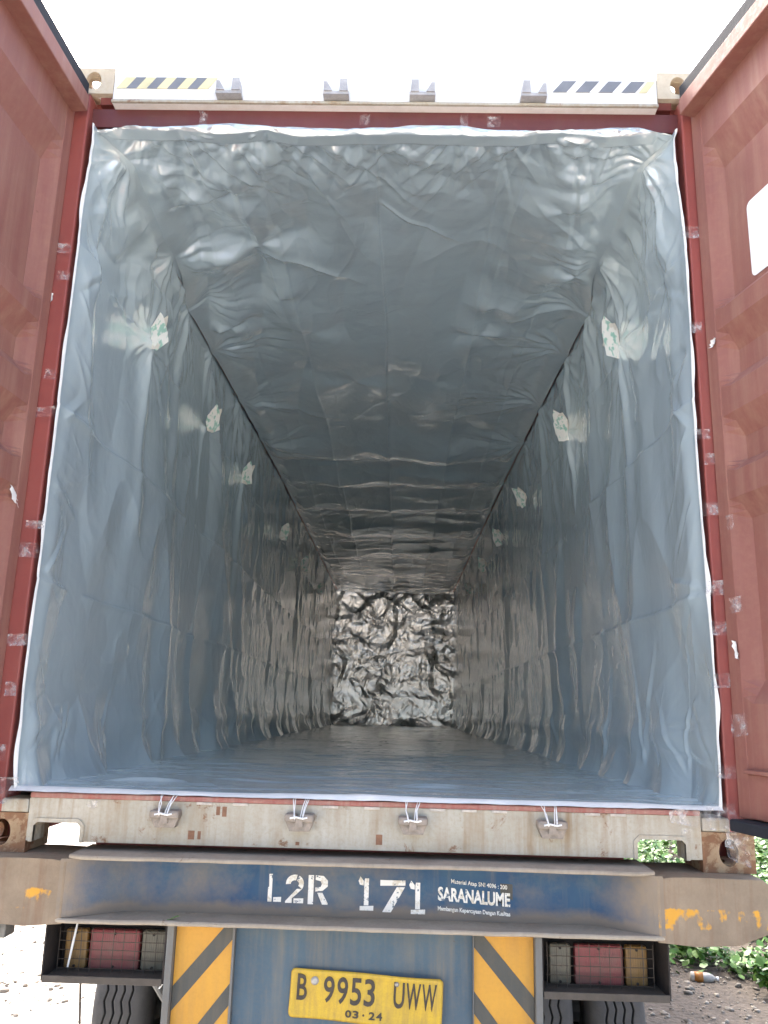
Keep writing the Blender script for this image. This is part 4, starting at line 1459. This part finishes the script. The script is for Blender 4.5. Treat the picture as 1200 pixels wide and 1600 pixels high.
def tyre_mesh():
    prof = [(-.10, .29), (-.122, .33), (-.128, .40), (-.120, .455), (-.105, .488), (-.085, .497)]
    gro = []
    # tread with four zig-zag grooves modelled into the surface
    cols = []
    for (a, b) in prof: cols.append((a, b, 0))
    for gx0 in (-.055, -.0185, .0185, .055):
        cols += [(gx0 - .009, .500, 0), (gx0 - .0045, .500, 1), (gx0 - .003, .486, 1), (gx0 + .003, .486, 1), (gx0 + .0045, .500, 1), (gx0 + .009, .500, 0)]
    for (a, b) in reversed(prof): cols.append((-a, b, 0))
    n = 216
    P = np.zeros((n + 1, len(cols), 3))
    for i in range(n + 1):
        th = 2 * math.pi * i / n
        zz = 0.0055 * (abs((i % 6) - 3) / 1.5 - 1)
        for j, (a, b, k) in enumerate(cols):
            P[i, j] = (a + zz * (1 if 0.49 < b or b == .486 else 0) * (1 if abs(a) < .08 else 0), b * math.cos(th), b * math.sin(th))
    mi = np.zeros((n, len(cols) - 1), int)
    for j in range(len(cols) - 1):
        if cols[j][2] and cols[j + 1][2]: mi[:, j] = 1
    return grid_mesh('tyre', P, [M['tyre'], M['tyre_groove']], mi)


def rim_mesh():
    prof = [(-.10, .29), (-.09, .27), (-.06, .25), (.03, .24), (.04, .12), (.07, .11), (.07, .0)]
    n = 36
    P = np.zeros((n + 1, len(prof), 3))
    for i in range(n + 1):
        th = 2 * math.pi * i / n
        for j, (a, b) in enumerate(prof):
            P[i, j] = (a, b * math.cos(th), b * math.sin(th))
    return grid_mesh('rim', P, [M['steel']])


TY, RIM = tyre_mesh(), rim_mesh()
for ay in (1.72, 3.03):
    bm = bm_new()
    add_tube(bm, [(-1.0, ay, GZ + 0.5), (1.0, ay, GZ + 0.5)], 0.07, 14)
    obj('axle', bm, M['steel'], trailer)
    for x in (-1.085, -0.772, 0.772, 1.085):
        wh = empty('wheel', (x, ay, GZ + 0.5))
        wh.parent = trailer
        wh.matrix_parent_inverse = WM[trailer].inverted()
        Mx = Matrix.Translation((x, ay, GZ + 0.5)) @ Matrix.Rotation(RNG.uniform(0, 0.2), 4, 'X')
        obj('tyre', TY, None, wh, Mx)
        obj('rim', RIM, None, wh, Mx @ (Matrix.Rotation(math.pi, 4, 'Z') if x > 0 else Matrix.Identity(4)))
bm = bm_new()
add_tube(bm, [(-0.943, 0.30, -0.35), (-0.940, 0.30, -0.46), (-0.928, 0.30, -0.60), (-0.92, 0.30, -0.8)], 0.004, 6)
obj('hanging_wire', bm, M['wire'], trailer)
bm = bm_new()
add_tube(bm, [(-0.80, 0.55, -0.46), (-0.72, 0.53, -0.55), (-0.68, 0.52, -0.59)], [0.012, 0.014, 0.016], 10)
obj('air_valve_rod', bm, M['steel'], trailer)
bm = bm_new()
add_tube(bm, [(-0.74, 0.53, -0.54), (-0.70, 0.5, -0.49), (-0.66, 0.5, -0.47), (-0.60, 0.5, -0.48)], 0.003, 6)
obj('brake_wire', bm, M['string'], trailer)

# ------------------------------------------------------------------ small loose things
bm = bm_new()
lf = [(-.022, 0), (-.010, .006), (0, .010), (.012, .006), (.020, -.001), (.008, -.006), (-.006, -.007)]
bm.faces.new([bm.verts.new((-0.555 + a, -0.072 + b, -0.159 + 0.006 * math.sin(a * 90))) for a, b in lf])
r = bmesh.ops.extrude_face_region(bm, geom=bm.faces[:])
bmesh.ops.translate(bm, verts=[v for v in r['geom'] if isinstance(v, bmesh.types.BMVert)], vec=(0, 0, 0.0012))
tag(obj('fallen_leaf', bm, M['leaf']), 'small green leaf lying on the lower flange of the blue beam', 'leaf')

# litter bottle
bt = empty('plastic_bottle', (2.36, 3.95, GZ), 'empty white and orange plastic bottle lying on the gravel by the weeds', 'bottle')
gz0 = float(ground_z(np.array(2.36), np.array(3.95))) + 0.045


def lathe(prof, n, Mx):
    bm = bm_new()
    rings = [[bm.verts.new(Mx @ Vector((a, b * math.cos(2 * math.pi * k / n), b * math.sin(2 * math.pi * k / n)))) for k in range(n)] for a, b in prof]
    for i in range(len(prof) - 1):
        for k in range(n):
            bm.faces.new((rings[i][k], rings[i][(k + 1) % n], rings[i + 1][(k + 1) % n], rings[i + 1][k]))
    bm.faces.new(rings[0]); bm.faces.new(rings[-1][::-1])
    return bm


BM_ = Matrix.Translation((2.36, 3.95, gz0 - 0.012)) @ Matrix.Rotation(rad(-12), 4, 'Z') @ Matrix.Scale(0.8, 4)
M['bottle_orange'] = mat_simple('orange_label', (0.55, 0.22, 0.04), 0.5, 0, 0.5, 30)
M['bottle_white'] = mat_simple('grubby_white_plastic', (0.55, 0.53, 0.48), 0.5, 0, 0.5, 25, 0.3)
obj('body', lathe([(-.11, .030), (-.10, .042), (.05, .042), (.085, .03), (.10, .016), (.115, .015)], 14, BM_), M['bottle_white'], bt, smooth=True)
obj('label', lathe([(-.075, .0432), (.0, .0432)], 14, BM_), M['bottle_orange'], bt, smooth=True)
obj('cap', lathe([(.1152, .018), (.135, .018)], 14, BM_), M['sticker'], bt)

# stones
rs = np.random.RandomState(77)
ico = bm_new()
bmesh.ops.create_icosphere(ico, subdivisions=1, radius=1.0)
iv = np.array([v.co[:] for v in ico.verts])
ifc = np.array([[v.index for v in f.verts] for f in ico.faces])
ico.free()
V, F = [], []
ns = 5200
for k in range(ns):
    if rs.rand() < 0.75:
        x, y = rs.uniform(1.25, 4.2), rs.uniform(2.2, 8.0)
    else:
        x, y = rs.uniform(-4.5, -1.3), rs.uniform(2.2, 7.0)
    s = 0.006 + 0.020 * rs.rand() ** 3
    q = iv * s * rs.uniform(0.6, 1.3, 3) * (1 + 0.25 * rs.randn(len(iv), 1))
    a = rs.rand() * 6.28
    q = np.stack([q[:, 0] * math.cos(a) - q[:, 1] * math.sin(a), q[:, 0] * math.sin(a) + q[:, 1] * math.cos(a), q[:, 2] * 0.7], 1)
    V.append(q + [x, y, 0]); F.append(ifc + k * len(iv))
V = np.concatenate(V)
cen = V.reshape(ns, -1, 3).mean(1)
zz = ground_z(cen[:, 0], cen[:, 1])
V.reshape(ns, -1, 3)[:, :, 2] += zz[:, None] + 0.003
tag(obj('gravel', tri_mesh('gravel', V, np.concatenate(F), [M['stone']])), 'loose pale gravel scattered over the yard beside the trailer', 'gravel', None, 'stuff')


# ---- plants
def leaf_cloud(name, centers, sizes, seed, per):
    rs = np.random.RandomState(seed)
    cs = np.repeat(np.asarray(centers), per, 0)
    sz = np.repeat(np.asarray(sizes), per)
    n = len(cs)
    d = rs.randn(n, 3)
    d /= np.linalg.norm(d, axis=1)[:, None]
    rr = sz * rs.rand(n) ** 0.45
    p = cs + d * rr[:, None] * [1, 1, 0.75]
    L_ = rs.uniform(0.016, 0.042, n)
    # leaf frame: normal mostly up, random heading
    nv_ = np.stack([rs.randn(n) * 0.5, rs.randn(n) * 0.5 - 0.25, np.ones(n)], 1)
    nv_ /= np.linalg.norm(nv_, axis=1)[:, None]
    h_ = rs.randn(n, 3)
    u_ = h_ - (h_ * nv_).sum(1)[:, None] * nv_
    u_ /= np.linalg.norm(u_, axis=1)[:, None]
    v_ = np.cross(nv_, u_)
    L2 = L_[:, None]
    wv = rs.uniform(0.55, 0.85, n)[:, None]
    pts = [p - u_ * L2, p - u_ * L2 * 0.35 - v_ * L2 * wv, p + u_ * L2 * 0.45 - v_ * L2 * wv * 0.8 - nv_ * L2 * 0.1,
           p + u_ * L2 * 1.15 - nv_ * L2 * 0.25, p + u_ * L2 * 0.45 + v_ * L2 * wv * 0.8 - nv_ * L2 * 0.1, p - u_ * L2 * 0.35 + v_ * L2 * wv]
    V = np.stack(pts, 1).reshape(-1, 3)
    i = np.arange(n)[:, None] * 6
    F = np.concatenate([i + [0, 1, 5], i + [1, 2, 4], i + [1, 4, 5], i + [2, 3, 4]], 0)
    return tri_mesh(name, V, F, [M['leaf']])


rs = np.random.RandomState(8)
cc, cz = [], []
for k in range(900):
    x = 2.35 + 7.5 * rs.rand() ** 1.5
    y = rs.uniform(3.6, 19.0)
    lim = 2.38 + 0.30 * math.sin(y * 2.1) + 0.25 * math.sin(y * 5.3)
    if x < lim + max(0, 4.2 - y) * 0.5: continue
    if math.hypot(x - 2.36, y - 3.95) < 0.33: continue
    hgt = 0.10 + 0.55 * rs.rand() * min(1, (x - lim) / 1.5) + 0.5 * rs.rand() * min(1, max(0, (x - 4.5) / 2))
    cc.append((x, y, float(ground_z(np.array(x), np.array(y))) + hgt * 0.7))
    cz.append(0.16 + 0.22 * rs.rand())
o = obj('undergrowth', leaf_cloud('undergrowth', cc, cz, 9, 130))
tag(o, 'bright green leafy undergrowth covering the ground beside the trailer', 'undergrowth', None, 'stuff')


def weed(x, y, h, n, seed, label):
    z0 = float(ground_z(np.array(x), np.array(y)))
    root = empty('weed', (x, y, z0), label, 'weed', 'weeds on the gravel')
    rs = np.random.RandomState(seed)
    tips = []
    bm = bm_new()
    for k in range(n):
        a = rs.rand() * 6.28
        r_ = h * rs.uniform(0.2, 0.6)
        tip = (x + r_ * math.cos(a), y + r_ * math.sin(a), z0 + h * rs.uniform(0.5, 1))
        add_tube(bm, [(x, y, z0 - 0.01), (x + r_ * .4 * math.cos(a), y + r_ * .4 * math.sin(a), z0 + (tip[2] - z0) * 0.6), tip], [0.006, 0.004, 0.002], 5)
        tips.append(tip)
    obj('stem', bm, M['stem'], root)
    obj('foliage', leaf_cloud('foliage', tips, [h * 0.35] * n, seed + 1, 30), None, root)


weed(1.98, 3.95, 0.14, 5, 31, 'small low weed nearest the tail light box on the gravel')
weed(2.75, 3.75, 0.20, 7, 32, 'leafy weed in front of the plastic bottle')
